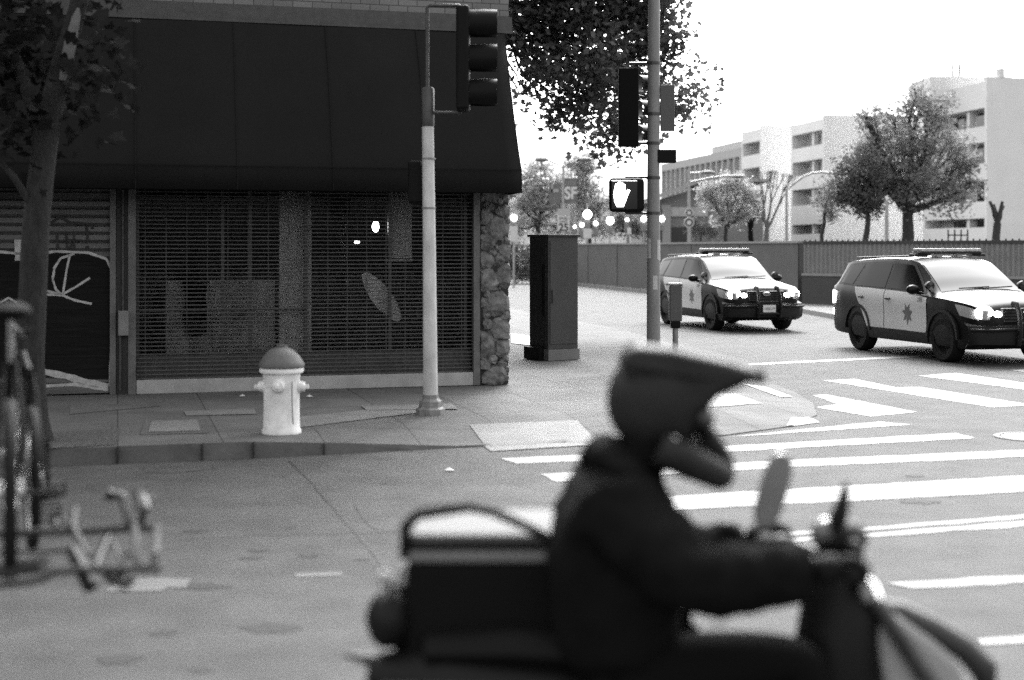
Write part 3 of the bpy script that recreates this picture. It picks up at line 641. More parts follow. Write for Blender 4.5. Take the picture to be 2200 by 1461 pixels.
# ------------------------------------------------------------------ wall and ribbed fence across the street
M['wall_dark'] = mat('wall_concrete', .075, .9, noise=.15, scale=1.2, bump=.1)
a = Vector((9.3, 45.6)); b = Vector((3.4, 73.5)); dirw = (b - a).normalized(); b = a + dirw * 70
wl = thing('boundary_wall', 'long plain grey wall along the far side of the cross street', 'wall', (a.x, a.y, 0), math.atan2(dirw.y, dirw.x))
mb = MB(); mb.b2((0, -.12, -.1), (70, .12, 2.06)); mb.build('wall_panel', M['wall_dark'], wl)
mb = MB(); mb.b2((-.02, -.16, 2.06), (70, .16, 2.13)); mb.build('coping', mat('coping', .2, .9), wl)
mb = MB()
for i in range(14): mb.b2((5.2 * i - .02, .12, 0), (5.2 * i + .02, .13, 2.05))
mb.build('panel_joint', M['black_matte'], wl)
a2 = Vector((9.35, 45.45)); b2 = Vector((17.5, 37.0)); d2 = (b2 - a2).normalized(); Lw = (b2 - a2).length + 6
fn = thing('ribbed_fence', 'ribbed metal fence on a dark concrete base behind the police cars', 'fence', (a2.x, a2.y, 0), math.atan2(d2.y, d2.x))
mb = MB(); mb.b2((0, -.15, -.1), (Lw, .15, 1.02)); mb.build('base_wall', mat('fence_base', .06, .9, noise=.15, scale=1), fn)
mb = MB(); mb.b2((0, -.18, 1.02), (Lw, .18, 1.1)); mb.build('ledge', mat('ledge', .22, .9, noise=.15, scale=2), fn)
mb = MB(); n = int(Lw / .16)
vs = []; 
for i in range(n * 4 + 1):
    x = i * .04; y = (-.05, -.05, -.01, -.01)[i % 4]; vs += [(x, y, 1.1), (x, y, 2.04)]
mb.add(vs, [(2 * i, 2 * i + 2, 2 * i + 3, 2 * i + 1) for i in range(n * 4)]); o = mb.build('ribbed_sheet', mat('ribbed_metal', .17, .7, noise=.15, scale=2), fn)
sl = o.modifiers.new('t', 'SOLIDIFY'); sl.thickness = .01
mb = MB(); mb.b2((0, -.08, 2.04), (Lw, .06, 2.12)); mb.build('top_rail', mat('fence_rail', .04, .8), fn)
mb = MB(); n = int(Lw / .2)
for i in range(n): mb.b2((i * .2, -.02, 2.12), (i * .2 + .03, .02, 2.17))
mb.build('picket_top', M['dark_steel'], fn)

# ------------------------------------------------------------------ buildings beyond
vd = Vector((-.17, .985)); va = math.atan2(vd.y, vd.x)
def wing(label, px, Y, pxr, roof, sidelen, levels, extra=None, pil=()):
    """camera-facing blank end wall from px to pxr at depth Y; balcony side running back along the street"""
    x0 = (px - 1100) * Y / F; x1 = (pxr - 1100) * Y / F
    t = thing('apartment_block', label, 'apartment building', (x0, Y, 0), 0, 'white flats beyond the wall')
    wd = x1 - x0; d = Vector((vd.x, vd.y)) * sidelen
    def slab(mb, s0, s1, z0, z1, inset=0, thick=None):
        a_ = Vector((vd.x, vd.y)) * s0; b_ = Vector((vd.x, vd.y)) * s1; nx = Vector((.985, .17)); i_ = nx * inset; th = nx * (thick if thick else wd)
        q = [a_ + i_, b_ + i_, b_ + i_ + th, a_ + i_ + th]
        mb.add([(p.x, p.y, z0) for p in q] + [(p.x, p.y, z1) for p in q], [(0, 3, 2, 1), (4, 5, 6, 7), (0, 1, 5, 4), (1, 2, 6, 5), (2, 3, 7, 6), (3, 0, 4, 7)])
    mb = MB(); slab(mb, 0, .35, 0, roof); slab(mb, .35, sidelen, 0, roof - .6, inset=1.6); slab(mb, sidelen, sidelen + .35, 0, roof - .2, thick=3)
    mb.build('wall', M['white_wall'], t)
    zs = levels; prev = 0
    for (z0, z1) in zs:                     # openings; parapets fill between
        p_ = MB(); slab(p_, .35, sidelen, prev, z0, thick=.2); slab(p_, .35, sidelen, prev, prev + .25, inset=.2, thick=1.4)
        p_.build('balcony', M['white_wall2'], t)
        w2 = MB(); slab(w2, .35 + sidelen * .12, sidelen * .42, z0 - .6, z1 - .1, inset=1.52, thick=.1); w2.build('window', M['glass_dark'], t)
        w2 = MB(); slab(w2, sidelen * .62, sidelen * .8, z0 - .6, z1 - .1, inset=1.52, thick=.1); w2.build('window', M['glass_dark'], t)
        prev = z1
    p_ = MB(); slab(p_, .35, sidelen, prev, roof - .3, thick=.25); slab(p_, .35, sidelen, prev, prev + .2, inset=.25, thick=1.3); p_.build('parapet', M['white_wall'], t)
    for s_ in pil:
        p_ = MB(); slab(p_, s_, s_ + .4, 0, roof - .5, inset=.25, thick=.5); p_.build('pillar', M['white_wall'], t)
    return t
t = wing('nearest white flats with dark balcony openings and blank end wall at right edge', 2120, 109, 2420, 15.0, 10.4, [(3.5, 4.2), (5.5, 7.1), (8.45, 10.05), (11.3, 12.7)], pil=(3.2,))
mb = MB(); mb.b2((-2.6, 6, 13.9), (4, 12, 15.8)); mb.build('penthouse', M['white_wall2'], t)
mb = MB(); mb.tube([(1.2, .5, 15), (1.2, .5, 15.7)], .35, 10); mb.build('vent_pipe', M['white_wall'], t)
at_ = thing('roof_antenna', 'roof mast of paired vertical panels above the flats', 'antenna', (P(2054, 200, 125).x, 125, 14.0))
mb = MB(); mb.tube([(0, 0, 0), (0, 0, 4.0)], .08, 8); mb.build('mast', M['galv'], at_)
for x in (-.28, .28):
    mb = MB(); mb.box((x, 0, 2.9), (.2, .2, 2.3)); mb.build('panel', M['galv_dark'], at_, bevel=.03)
mb = MB(); mb.b2((-1.2, -1, -.5), (1.2, 1, .15)); mb.build('plinth', M['white_wall'], at_)
wing('middle white flats with blank end wall between the trees and the balconies', 1770, 128, 2060, 13.9, 7.8, [(3.2, 4.1), (5.9, 7.4), (8.7, 10.0), (11.3, 12.6)], pil=(3.0,))
wing('farthest white flats with a blank wall behind the leafless tree', 1635, 141, 1740, 14.1, 5.5, [(3.2, 4.0), (5.9, 7.2), (8.7, 10.0), (11.3, 12.6)])
# long grey office with a row of windows
x0, Y = (1592 - 1100) * 175 / F, 175
ob = thing('office_building', 'long pale office with a row of small windows behind the low hall', 'office building', (x0, Y, 0), va)
mb = MB(); Lb = 36
mb.b2((0, -14, 0), (Lb, 0, 9.4)); mb.b2((0, -14, 9.4), (Lb, -.5, 14)); mb.b2((0, -14, 13.2), (Lb, .0, 14.3)); mb.b2((0, -6, 14.3), (Lb * .5, -2, 15.6)); mb.build('wall', mat('office_wall', .34, .9), ob)
for i in range(15):
    if 7 <= i <= 8: continue
    mb = MB(); x = 1 + i * 2.35; mb.b2((x, -.52, 10.3), (x + 1.0, -.46, 13.0)); mb.build('window', M['glass_dark'], ob)
mb = MB()
for i in range(16): x = .2 + i * 2.35; mb.b2((x, -.5, 9.4), (x + .35, .02, 13.2))
mb.build('pier', mat('office_pier', .4, .9), ob)
for i in range(7):
    mb = MB(); x = 1 + i * 2.35; mb.b2((x, .0, 8.0), (x + 1.2, .03, 9.0)); mb.build('window', M['glass_dark'], ob)
# low hall with pitched roof
Y = 125; X = lambda px: (px - 1100) * Y / F; Z = lambda py: H - (py - HY) * Y / F
hl = thing('low_hall', 'low grey hall with shallow pitched roof, pale band and dark doorway', 'hall', (X(1415), Y, 0)); ox = X(1415)
mb = MB(); mb.prism([(X(1380) - ox, 0), (X(1640) - ox, 0), (X(1640) - ox, Z(408)), (X(1510) - ox, Z(402)), (X(1380) - ox, Z(438))], 0, 12); mb.build('wall', mat('hall_wall', .16, .9, noise=.1, scale=.5), hl)
mb = MB(); mb.prism([(X(1375) - ox, Z(440)), (X(1505) - ox, Z(392)), (X(1650) - ox, Z(392)), (X(1650) - ox, Z(386)), (X(1503) - ox, Z(386)), (X(1373) - ox, Z(432))], -1.2, 12.5); mb.build('roof', mat('hall_roof', .3, .9), hl)
mb = MB(); mb.b2((X(1440) - ox, -.2, Z(465)), (X(1520) - ox, -.02, Z(445))); mb.build('band_sign', mat('hall_band', .35, .9, noise=.2, scale=2), hl)
mb = MB(); mb.b2((X(1440) - ox, -.15, 0), (X(1476) - ox, -.02, Z(488))); mb.build('doorway', mat('doorway', .02, .5), hl)
mb = MB(); mb.b2((X(1420) - ox, -.4, 0), (X(1440) - ox, -.01, Z(440))); mb.build('pillar', mat('hall_pillar', .25, .9), hl)
# utility: distant trees line far left behind everything? a low far block closes the street
fb = thing('distant_house', 'pale distant house closing the street behind the hazy trees', 'house', (-2, 260, 0))
mb = MB(); mb.b2((-14, 0, 0), (24, 12, 11)); mb.build('wall', M['white_wall'], fb)
mb = MB(); mb.prism([(-15, 9), (25, 9), (5, 13)], -.5, 12.5); mb.build('roof', M['wall_dark'], fb)
for i in range(8):
    mb = MB(); mb.b2((-12 + i * 4.4, -.1, 5.5), (-10.4 + i * 4.4, .02, 7.5)); mb.build('window', M['glass_dark'], fb)

# ------------------------------------------------------------------ street lamps, signs, lit signals beyond the wall
M['sign_white'] = mat('sign_white', .5, .5, noise=.08, scale=6)
M['ink'] = mat('sign_ink', .02, .6)
lamp_group = 'street lamps beyond the wall'
# banner lamp
Y = 72; bl_ = thing('street_lamp', 'twin armed street lamp carrying a banner that reads SF', 'street lamp', (P(1210, 0, Y).x, Y, 0), 0, lamp_group)
s = Y / F; zz = lambda py, Y=Y: H - (py - HY) * Y / F
mb = MB(); mb.tube([(0, 0, 0), (0, 0, zz(355))], [.09, .06], 10); mb.build('pole', M['galv'], bl_, smooth=True)
for sg in (1, -1):
    mb = MB(); mb.tube([(0, 0, zz(362)), (sg * 14 * s, 0, zz(352)), (sg * 30 * s, 0, zz(345)), (sg * 38 * s, 0, zz(343))], .04, 8); mb.build('arm', M['galv'], bl_, smooth=True)
    mb = MB(); mb.ball((sg * 46 * s, 0, zz(343)), .35, 12, (1, .5, .35)); mb.build('lamp_head', M['galv_dark'], bl_, smooth=True)
bm = mat('banner_cloth', .12, .8, noise=.2, scale=3)
mb = MB(); mb.b2((3 * s, -.02, zz(437)), (30 * s, .02, zz(383))); bn_ = mb.build('banner', bm, bl_)
text_mesh('banner_text', 'SF', .85, M['sign_white'], bn_, (16 * s, -.03, zz(416)), (R(90), 0, 0), bold=.03, sx=.8)
text_mesh('banner_text', 'my', .45, mat('banner_faint', .22, .8), bn_, (16 * s, -.03, zz(392)), (R(90), 0, 0))
mb = MB(); mb.b2((-30 * s, -.02, zz(437)), (-5 * s, .02, zz(395))); mb.build('banner', bm, bl_); 
mb = MB(); mb.b2((-26 * s, -.04, zz(413)), (-10 * s, -.021, zz(406))); mb.b2((-26 * s, -.04, zz(413)), (-22 * s, -.021, zz(395))); mb.build('banner_patch', mat('banner_pale', .3, .8), bl_)
# speed sign in front of lamp
Y = 70; ss = thing('speed_sign', 'white speed sign reading 25 on the post behind the utility cabinet', 'sign', (P(1211, 0, Y).x, Y, 0)); s = Y / F; zz = lambda py: H - (py - HY) * 70 / F
mb = MB(); mb.tube([(0, .05, 0), (0, .05, zz(448))], .04, 8); mb.build('post', M['galv'], ss)
mb = MB(); mb.b2((-14 * s, -.01, zz(497)), (13 * s, .01, zz(464))); sg_ = mb.build('sign_panel', M['sign_white'], ss, bevel=.005)
text_mesh('sign_text', '25', .5, M['ink'], sg_, (0, -.02, zz(489)), (R(90), 0, 0), bold=.01)
text_mesh('sign_text', 'SPEED\nLIMIT', .17, M['ink'], sg_, (0, -.02, zz(473)), (R(90), 0, 0))
mb = MB(); mb.b2((-13 * s, -.01, zz(463)), (14 * s, .01, zz(448))); mb.build('upper_plate', mat('plate_pale', .35, .6), ss)
# curved arm lamps
def arm_lamp(label, px, Y, top, arms, rings=None):
    t = thing('street_lamp', label, 'street lamp', (P(px, 0, Y).x, Y, 0), 0, lamp_group); s = Y / F; z_ = lambda py: H - (py - HY) * Y / F
    mb = MB(); mb.tube([(0, 0, 0), (0, 0, z_(top))], [.12, .08], 10); mb.build('pole', M['galv'], t, smooth=True)
    for pts in arms:
        mb = MB(); mb.tube([((x - px) * s, 0, z_(y)) for x, y in pts], .07, 8); mb.build('arm', M['galv'], t, smooth=True)
        x, y = pts[-1]; mb = MB(); mb.ball(((x - px) * s, 0, z_(y)), .4, 12, (1.2, .6, .3)); mb.build('lamp_head', M['galv_dark'], t, smooth=True)
    return t
arm_lamp('street lamp with one long curved arm before the white balconies', 1690, 88, 405, [[(1690, 408), (1705, 395), (1725, 380), (1745, 372), (1765, 370), (1800, 373)]])
t = arm_lamp('slim street lamp with curved arms before the low hall', 1480, 90, 362, [[(1480, 392), (1500, 388), (1530, 382), (1560, 378), (1585, 379)], [(1480, 372), (1500, 372), (1520, 370)]])
s = 90 / F
for py, r_ in ((457, 9), (478, 11)):
    mb = MB(); mb.lathe([(0, -.1), (r_ * s, -.1), (r_ * s, -.06)], (0, 0, H - (py - HY) * s), 16, 'Y'); mb.build('round_sign', M['sign_white'], t)
    mb = MB(); mb.lathe([(r_ * s * .5, -.12), (r_ * s * .8, -.12)], (0, 0, H - (py - HY) * s), 16, 'Y'); mb.build('sign_ring', M['ink'], t)
arm_lamp('plain dark post standing left of the tallest tree trunk', 1905, 68, 430, [])
# lit signals
def lit(px, py, Y, rpx, label, plate=None, postm='galv'):
    s = Y / F; t = thing('lit_signal', label, 'traffic light', (P(px, 0, Y).x, Y, 0), 0, 'lit signals beyond the wall'); z_ = H - (py - HY) * s
    mb = MB(); mb.tube([(0, .15, 0), (0, .15, z_ + .6)], .05, 8); mb.build('post', M[postm], t)
    mb = MB(); mb.b2((-.16, .0, z_ - .75), (.16, .2, z_ + .25)); mb.build('housing', M['galv_dark'], t, bevel=.03)
    mb = MB(); mb.ball((0, -.02, z_), rpx * s, 14, (1, .4, 1)); mb.build('lens', M['lamp'], t, smooth=True)
    if plate:
        mb = MB(); a_, b_ = plate; mb.b2((-a_ * s, -.03, H - (b_[1] - HY) * s), (a_ * s, .0, H - (b_[0] - HY) * s)); mb.build('plate', M['sign_white'], t)
lit(1262, 461, 80, 9, 'brightest lit signal, right of the speed sign', (9, (491, 512)))
lit(1104, 468, 68, 6.5, 'lit signal beside the stone pillar of the shop', (8, (486, 519)))
lit(1311, 474, 84, 7.5, 'lit signal on a pale post just below the walk signal')
lit(1250, 483, 86, 4, 'small lit signal low and left of the brightest one'); lit(1280, 480, 87, 4, 'small lit signal low and right of the brightest one')
lit(1347, 472, 90, 3, 'tiny lit signal above the small square sign'); lit(1383, 470, 86, 5.5, 'lit signal just left of the tall street pole')
lit(1422, 470, 88, 5.5, 'lit signal just right of the tall street pole', postm='dark_steel'); lit(1235, 487, 88, 2.6, 'faintest small lit signal right of the speed sign')
for px, py, Y, w2, h2, lb in ((1352, 496, 85, 4, 7, 'small square white sign on a post over the wall'),):
    s = Y / F; t = thing('small_sign', lb, 'sign', (P(px, 0, Y).x, Y, 0)); z_ = H - (py - HY) * s
    mb = MB(); mb.tube([(0, .04, 0), (0, .04, z_)], .04, 8); mb.build('post', M['galv'], t); mb = MB(); mb.b2((-w2 * s, -.02, z_ - h2 * s), (w2 * s, .01, z_ + h2 * s)); mb.build('panel', M['sign_white'], t)

# ------------------------------------------------------------------ signal pole before the awning
pb_ = G(922, 888, .15); YP = pb_.y; sP = YP / F
zP = lambda py: H - (py - HY) * sP
sigp = thing('signal_pole', 'pale steel traffic signal pole standing before the shop awning', 'signal pole', pb_)
dx = lambda px: (px - 921) * sP
rel = pb_.z
M['pole_pale'] = mat('pole_pale', .42, .55, .15, noise=.3, scale=6, stretch=(1, 1, .4), bump=.1)
mb = MB(); mb.tube([(dx(924), 0, .12), (dx(921), 0, zP(500) - rel), (dx(918), 0, zP(268) - rel)], [.078, .068, .062], 20); mb.build('pole', M['pole_pale'], sigp, smooth=True)
mb = MB(); mb.lathe([(.16, -.03), (.155, .05), (.125, .07), (.12, .13), (.09, .16), (.085, .2)], (dx(924), 0, 0), 8); mb.build('base', M['galv_dark'], sigp)
mb = MB(); mb.lathe([(.066, zP(272) - rel), (.07, zP(268) - rel), (.07, zP(192) - rel), (.055, zP(188) - rel), (0, zP(188) - rel)], (dx(918), 0, 0), 20); mb.build('pole_top', M['dark_steel'], sigp, smooth=True)
for py in (341, 447): mb = MB(); mb.lathe([(.07, -.008), (.074, -.008), (.074, .008), (.07, .008)], (dx(920), 0, zP(py) - rel), 20); mb.build('strap', M['galv_dark'], sigp)
mb = MB(); mb.tube([(dx(917), 0, zP(190) - rel), (dx(917), 0, zP(18) - rel), (dx(921), 0, zP(12) - rel), (dx(985), 0, zP(12) - rel), (dx(992), 0, zP(18) - rel)], .02, 10)
mb.tube([(dx(930), 0, zP(242) - rel), (dx(990), 0, zP(242) - rel)], .018, 10); mb.build('bracket', M['dark_steel'], sigp, smooth=True)
def signal_head(parent, cx, zc, rz, cyo=0, side=1, h=1.1, vis=.29, mats=None):
    o = bpy.data.objects.new('tmp', None)
    mb = MB(); Mz = Matrix.Rotation(rz, 3, 'Z')
    mb.box((cx, cyo, zc), (.14, .34, h), M=Mz); hd = mb.build('signal_head', M['black'], parent, bevel=.03)
    for i in range(3):
        c = Vector((.07, 0, (1 - i) * h / 3)); c = Mz @ c + Vector((cx, cyo, zc))
        mb = MB(); Mx = Mz @ Matrix.Rotation(0, 3, 'X')
        mb.lathe([(.155, 0), (.16, vis * .5), (.155, vis), (.148, vis), (.15, 0)], c, 20, 'X', M=Mz, a0=R(-50), a1=R(230)); mb.build('visor', M['black'], hd, smooth=True)
        mb = MB(); mb.lathe([(0, .03), (.08, .022), (.145, .0)], c, 20, 'X', M=Mz); mb.build('lens', M['glass_dark'], hd, smooth=True)
    return hd
signal_head(sigp, dx(994), (zP(20) + zP(234)) / 2 - rel, 0)
# walk signal turned away, on the far side of the pole
mb = MB(); mb.box((dx(898), .22, zP(390) - rel), (.24, .22, .46)); w1 = mb.build('walk_signal', M['black'], sigp, bevel=.03)
mb = MB(); mb.box((dx(908), .13, zP(350) - rel), (.06, .14, .04)); mb.build('bracket', M['dark_steel'], w1)

# ------------------------------------------------------------------ hydrant
hb_ = G(605, 930, .15); hy = thing('fire_hydrant', 'white fire hydrant with a dark cap on the pavement edge', 'fire hydrant', hb_, R(8))
M['hyd'] = mat('hydrant_white', .66, .6, noise=.18, scale=9, bump=.15, bscale=20); M['hyd_cap'] = mat('hydrant_cap', .085, .5, noise=.2, scale=8)
mb = MB(); mb.lathe([(.0, 0), (.185, 0), (.185, .03), (.172, .05), (.168, .3), (.172, .52), (.178, .56), (.205, .575), (.21, .60), (.20, .62), (0, .62)], n=32); mb.build('barrel', M['hyd'], hy, smooth=True)
mb = MB(); mb.lathe([(.0, .625), (.215, .625), (.218, .65), (.2, .68), (.17, .73), (.115, .785), (.06, .81), (.05, .815), (.05, .835), (0, .84)], n=32); mb.build('cap', M['hyd_cap'], hy, smooth=True)
def outlet(ang, z, r_, L, name='outlet'):
    Mz = Matrix.Rotation(ang, 3, 'Z'); mb = MB(); mb.lathe([(r_ * 1.2, .15), (r_ * 1.2, .175), (r_, .18), (r_, .16 + L), (r_ * .85, .18 + L), (.0, .185 + L)], (0, 0, z), 18, 'X', M=Mz)
    mb.box(Mz @ Vector((.2 + L, 0, 0)) + Vector((0, 0, z)), (.035, .035, .035), ang); mb.build(name, M['hyd'], hy, smooth=True)
outlet(R(-98), .46, .058, .05); outlet(R(-10), .44, .05, .04); outlet(R(172), .44, .05, .04)
mb = MB(); mb.tube([(.1, -.17, .5), (.1, -.185, .3), (.11, -.18, .1)], .006, 6); mb.build('chain', M['steel'], hy)

# ------------------------------------------------------------------ utility cabinet
cbp = G(1178, 775, .15)
cb = thing('utility_cabinet', 'tall dark green steel utility cabinet on the corner pavement', 'utility cabinet', cbp, R(32))
cb['label'] = 'tall dark steel utility cabinet on a pale concrete plinth at the corner'
sC = cbp.y / F; hC = (772 - 500) * sC
M['cab'] = mat('cabinet_paint', .04, .6, noise=.15, scale=3, bump=.05)
W, D = .56, .54
mb = MB(); mb.b2((0, 0, .17), (W, D, hC - .04)); mb.build('body', M['cab'], cb, bevel=.008)
mb = MB(); mb.b2((-.03, -.03, hC - .04), (W + .03, D + .03, hC)); mb.build('top', M['cab'], cb, bevel=.01)
mb = MB(); mb.b2((-.01, -.02, 0), (W + .02, D + .02, .17)); mb.build('plinth', M['pale_concrete'], cb)
mb = MB(); mb.b2((.03, -.012, .25), (W - .03, -.002, hC - .1)); dr = mb.build('door', M['cab'], cb, bevel=.004)
mb = MB(); mb.b2((.06, -.03, .9), (.085, -.013, 1.1)); mb.build('handle', M['dark_steel'], dr)
mb = MB(); mb.b2((-.012, .06, .22), (-.002, D - .05, hC - .1)); d2_ = mb.build('door', mat('cabinet_dark', .014, .7, noise=.3, scale=5), cb, bevel=.004)
mb = MB(); mb.b2((-.03, .1, .7), (-.013, .13, 1.5)); mb.build('lock_bar', M['black'], d2_)
mb = MB(); mb.b2((-.1, .1, .0), (-.012, D + .02, .2)); mb.build('foot', M['black'], cb, bevel=.01)

# ------------------------------------------------------------------ tall street pole with signals
YS = 21.5; sS = YS / F; xS = (1404 - 1100) * sS; spo = thing('street_pole', 'tall grey street pole with stickers carrying the lit walk signal', 'street pole', (xS, YS, .14))
zS = lambda py: H - (py - HY) * sS - .14
xx = lambda px: (px - 1404) * sS
mb = MB(); mb.tube([(0, 0, 0), (0, 0, 3), (.02, 0, 9)], [.105, .095, .08], 24); mb.build('pole', mat('street_pole_paint', .17, .6, .1, noise=.2, scale=4, stretch=(1, 1, .4)), spo, smooth=True)
mb = MB(); mb.lathe([(.19, 0), (.19, .05), (.14, .1), (.115, .3)], n=20); mb.build('base', M['galv_dark'], spo, smooth=True)
M['stk'] = mat('sticker', .45, .6, v2=.28, scale=30)
def sticker(a0, a1, z0, z1):
    mb = MB(); mb.lathe([(.103, z0), (.103, z1)], n=6, a0=R(a0), a1=R(a1)); mb.build('sticker', M['stk'], spo)
sticker(-165, -118, zS(555), zS(512)); sticker(-62, -15, zS(557), zS(515)); sticker(-100, -60, zS(622), zS(592)); sticker(-50, 5, zS(560), zS(545))
for py in (136, 308): 
    mb = MB(); mb.tube([(xx(1352), 0, zS(py)), (0, 0, zS(py))], .02, 8); mb.build('bracket', M['dark_steel'], spo)
for py in (136, 245, 308, 382, 458): mb = MB(); mb.lathe([(.1, -.02), (.108, -.02), (.108, .02), (.1, .02)], (0, 0, zS(py)), 20); mb.build('strap', M['dark_steel'], spo)
hd = MB(); hd.box((xx(1350), .02, (zS(147) + zS(315)) / 2), (.30, .22, zS(147) - zS(315)), R(0)); hdo = hd.build('signal_head', M['black_matte'], spo, bevel=.02)
for i in range(3):
    mb = MB(); c = (xx(1372), .1, zS(178 + i * 54)); mb.lathe([(.13, 0), (.135, .12), (.13, .2)], c, 16, 'X', M=Matrix.Rotation(R(38), 3, 'Z'), a0=R(-50), a1=R(230)); mb.build('visor', M['dark_steel'], hdo, smooth=True)
mb = MB(); mb.b2((xx(1419), .0, zS(282)), (xx(1450), .03, zS(182))); mb.build('back_plate', mat('plate_back', .07, .7), spo, bevel=.01)
mb = MB(); mb.b2((xx(1410), -.08, zS(350)), (xx(1452), .1, zS(322))); mb.build('camera_box', M['black'], spo, bevel=.01)
# walk signal with lit hand
zc = (zS(381) + zS(457)) / 2
mb = MB(); mb.box((xx(1346), .0, zc), (.53, .18, .52)); ws = mb.build('walk_signal', M['black'], spo, bevel=.07, seg=4)
mb = MB(); mb.box((xx(1340), -.105, zc), (.40, .03, .43)); mb.build('face', M['glass_dark'], ws, bevel=.02)
hand = [(-.05, -.2), (.07, -.2), (.11, -.1), (.16, .02), (.19, .07), (.15, .09), (.10, .03), (.10, .17), (.065, .175), (.055, .2), (.02, .2), (.01, .215), (-.025, .21), (-.035, .19), (-.07, .18), (-.09, .13), (-.11, 0), (-.09, -.12)]
mb = MB(); mb.prism([(xx(1330) + u * .82, zc + v * .9) for u, v in hand], -.128, -.122); mb.build('lit_hand', M['lamp'], ws)
mb = MB()
for py in (381, 458): mb = MB(); mb.tube([(xx(1343), 0, zS(py)), (0, 0, zS(py))], .018, 8); mb.build('bracket', M['dark_steel'], ws)
# grey meter box on a post, right of the pole
YM = 22.5; sM = YM / F; pm = thing('meter_post', 'squat grey meter box on a post right of the street pole', 'parking meter', ((1451 - 1100) * sM, YM, .14)); zM = lambda py: H - (py - HY) * sM - .14
mb = MB(); mb.b2((-.10, -.08, zM(690)), (.10, .08, zM(613))); mb.build('housing', mat('meter_grey', .06, .6, noise=.15, scale=6), pm, bevel=.02)
mb = MB(); mb.box((0, 0, zM(610)), (.21, .17, .035)); mb.build('cap', M['galv'], pm, bevel=.01)
mb = MB(); mb.b2((-.075, -.06, zM(705)), (.075, .06, zM(690))); mb.build('collar', M['black'], pm, bevel=.01)
mb = MB(); mb.tube([(0, 0, 0), (0, 0, zM(700))], .045, 12); mb.build('post', M['galv_dark'], pm, smooth=True)

# ------------------------------------------------------------------ police cars
M['pblack'] = mat('car_black', .004, .4, spec=.14)
M['pwhite'] = mat('car_white', .56, .6, spec=.1)
M['pglass'] = mat('car_glass', .01, .06, spec=.6); M['sglass'] = mat('tinted_glass', .004, .15, spec=.05)
M['trim'] = mat('car_trim', .008, .6, spec=.2)
M['rim'] = mat('steel_rim', .008, .6, spec=.2); M['hub'] = mat('hub_cap', .07, .45, .3)
M['starm'] = mat('star_decal', .09, .5)
M['head_lit'] = mat('headlight_lit', .8, .2, emit=12)
M['lens_clear'] = mat('headlight_lens', .3, .4, .0, spec=.3)
# tables along the car, x forward
TX =  [-2.52, -2.50, -2.42, -2.25, -2.0, -1.4, -.9, 0, .8, 1.2, 1.6, 2.0, 2.2, 2.34, 2.42, 2.45]
TW =  [.74, .84, .91, .955, .975, .985, .985, .985, .985, .985, .98, .955, .92, .85, .74, .64]    # half width
TZB = [.50, .42, .36, .32, .30, .28, .27, .27, .27, .27, .27, .25, .25, .27, .32, .40]               # bottom
TZS = [1.12, 1.16, 1.17, 1.17, 1.16, 1.14, 1.13, 1.11, 1.09, 1.075, 1.05, 1.01, .98, .93, .86, .78]  # belt
TXR = [-2.52, -2.47, -2.38, -2.2, -1.95, -1.2, -.4, .1, .36, .52, .7, .9, 1.1, 1.22, 1.6, 2.0, 2.2, 2.34, 2.42, 2.45]
TZT = [1.15, 1.22, 1.45, 1.66, 1.705, 1.745, 1.76, 1.745, 1.70, 1.62, 1.51, 1.385, 1.25, 1.175, 1.145, 1.09, 1.05, .985, .90, .80]
TWT = [.60, .62, .66, .70, .71, .72, .72, .71, .70, .71, .73, .75, .78, .82, .80, .74, .70, .64, .55, .45]
W_ = lambda x: float(np.interp(x, TX, TW)); ZB_ = lambda x: float(np.interp(x, TX, TZB)); ZS_ = lambda x: float(np.interp(x, TX, TZS))
ZT_ = lambda x: float(np.interp(x, TXR, TZT)); WT_ = lambda x: float(np.interp(x, TXR, TWT))
def side_y(x, z):
    w, zb, zs, zt, wt = W_(x), ZB_(x), ZS_(x), ZT_(x), WT_(x)
    if z <= zs:
        u = (z - zb) / max(zs - zb, .01); return w * (1 - .05 * (1 - u) ** 2 - .035 * u ** 3 + .008 * math.sin(u * 9))
    ze = zt - .05; u = min(1, (z - zs) / max(ze - zs, .02)); y0 = w * .965; return y0 + (wt - y0) * u
def ring(x):
    zb, zs, zt = ZB_(x), ZS_(x), ZT_(x); wt = WT_(x); pts = [(0, zb), (W_(x) * .5, zb)]
    for i in range(9): z = zb + (zs - zb) * i / 8; pts.append((side_y(x, z), z))
    ze = max(zt - .05, zs + .01)
    for i in range(1, 6): z = zs + (ze - zs) * i / 5; pts.append((side_y(x, z) if ze > zs + .02 else W_(x) * .965 + (wt - W_(x) * .965) * i / 5, z))
    wl_ = pts[-1][0]
    for i in range(1, 6): a = i / 5; pts.append((wl_ * (1 - a), ze + (zt - ze) * math.sin(a * math.pi / 2) ** .8))
    return pts
def spatch(top, bot, sgn, off, rows=6, cols=10):
    """a panel lying on the car's side: top and bottom polylines of (x, z)"""
    def samp(pl, t):
        t = t * (len(pl) - 1); i = min(int(t), len(pl) - 2); f = t - i; return (pl[i][0] * (1 - f) + pl[i + 1][0] * f, pl[i][1] * (1 - f) + pl[i + 1][1] * f)
    vs = []
    for r_ in range(rows + 1):
        for c in range(cols + 1):
            a, b = samp(top, c / cols), samp(bot, c / cols); u = r_ / rows; x, z = a[0] * (1 - u) + b[0] * u, a[1] * (1 - u) + b[1] * u
            vs.append((x, sgn * (side_y(x, z) + off), z))
    k = cols + 1; return vs, [(r_ * k + c, r_ * k + c + 1, (r_ + 1) * k + c + 1, (r_ + 1) * k + c) for r_ in range(rows) for c in range(cols)]
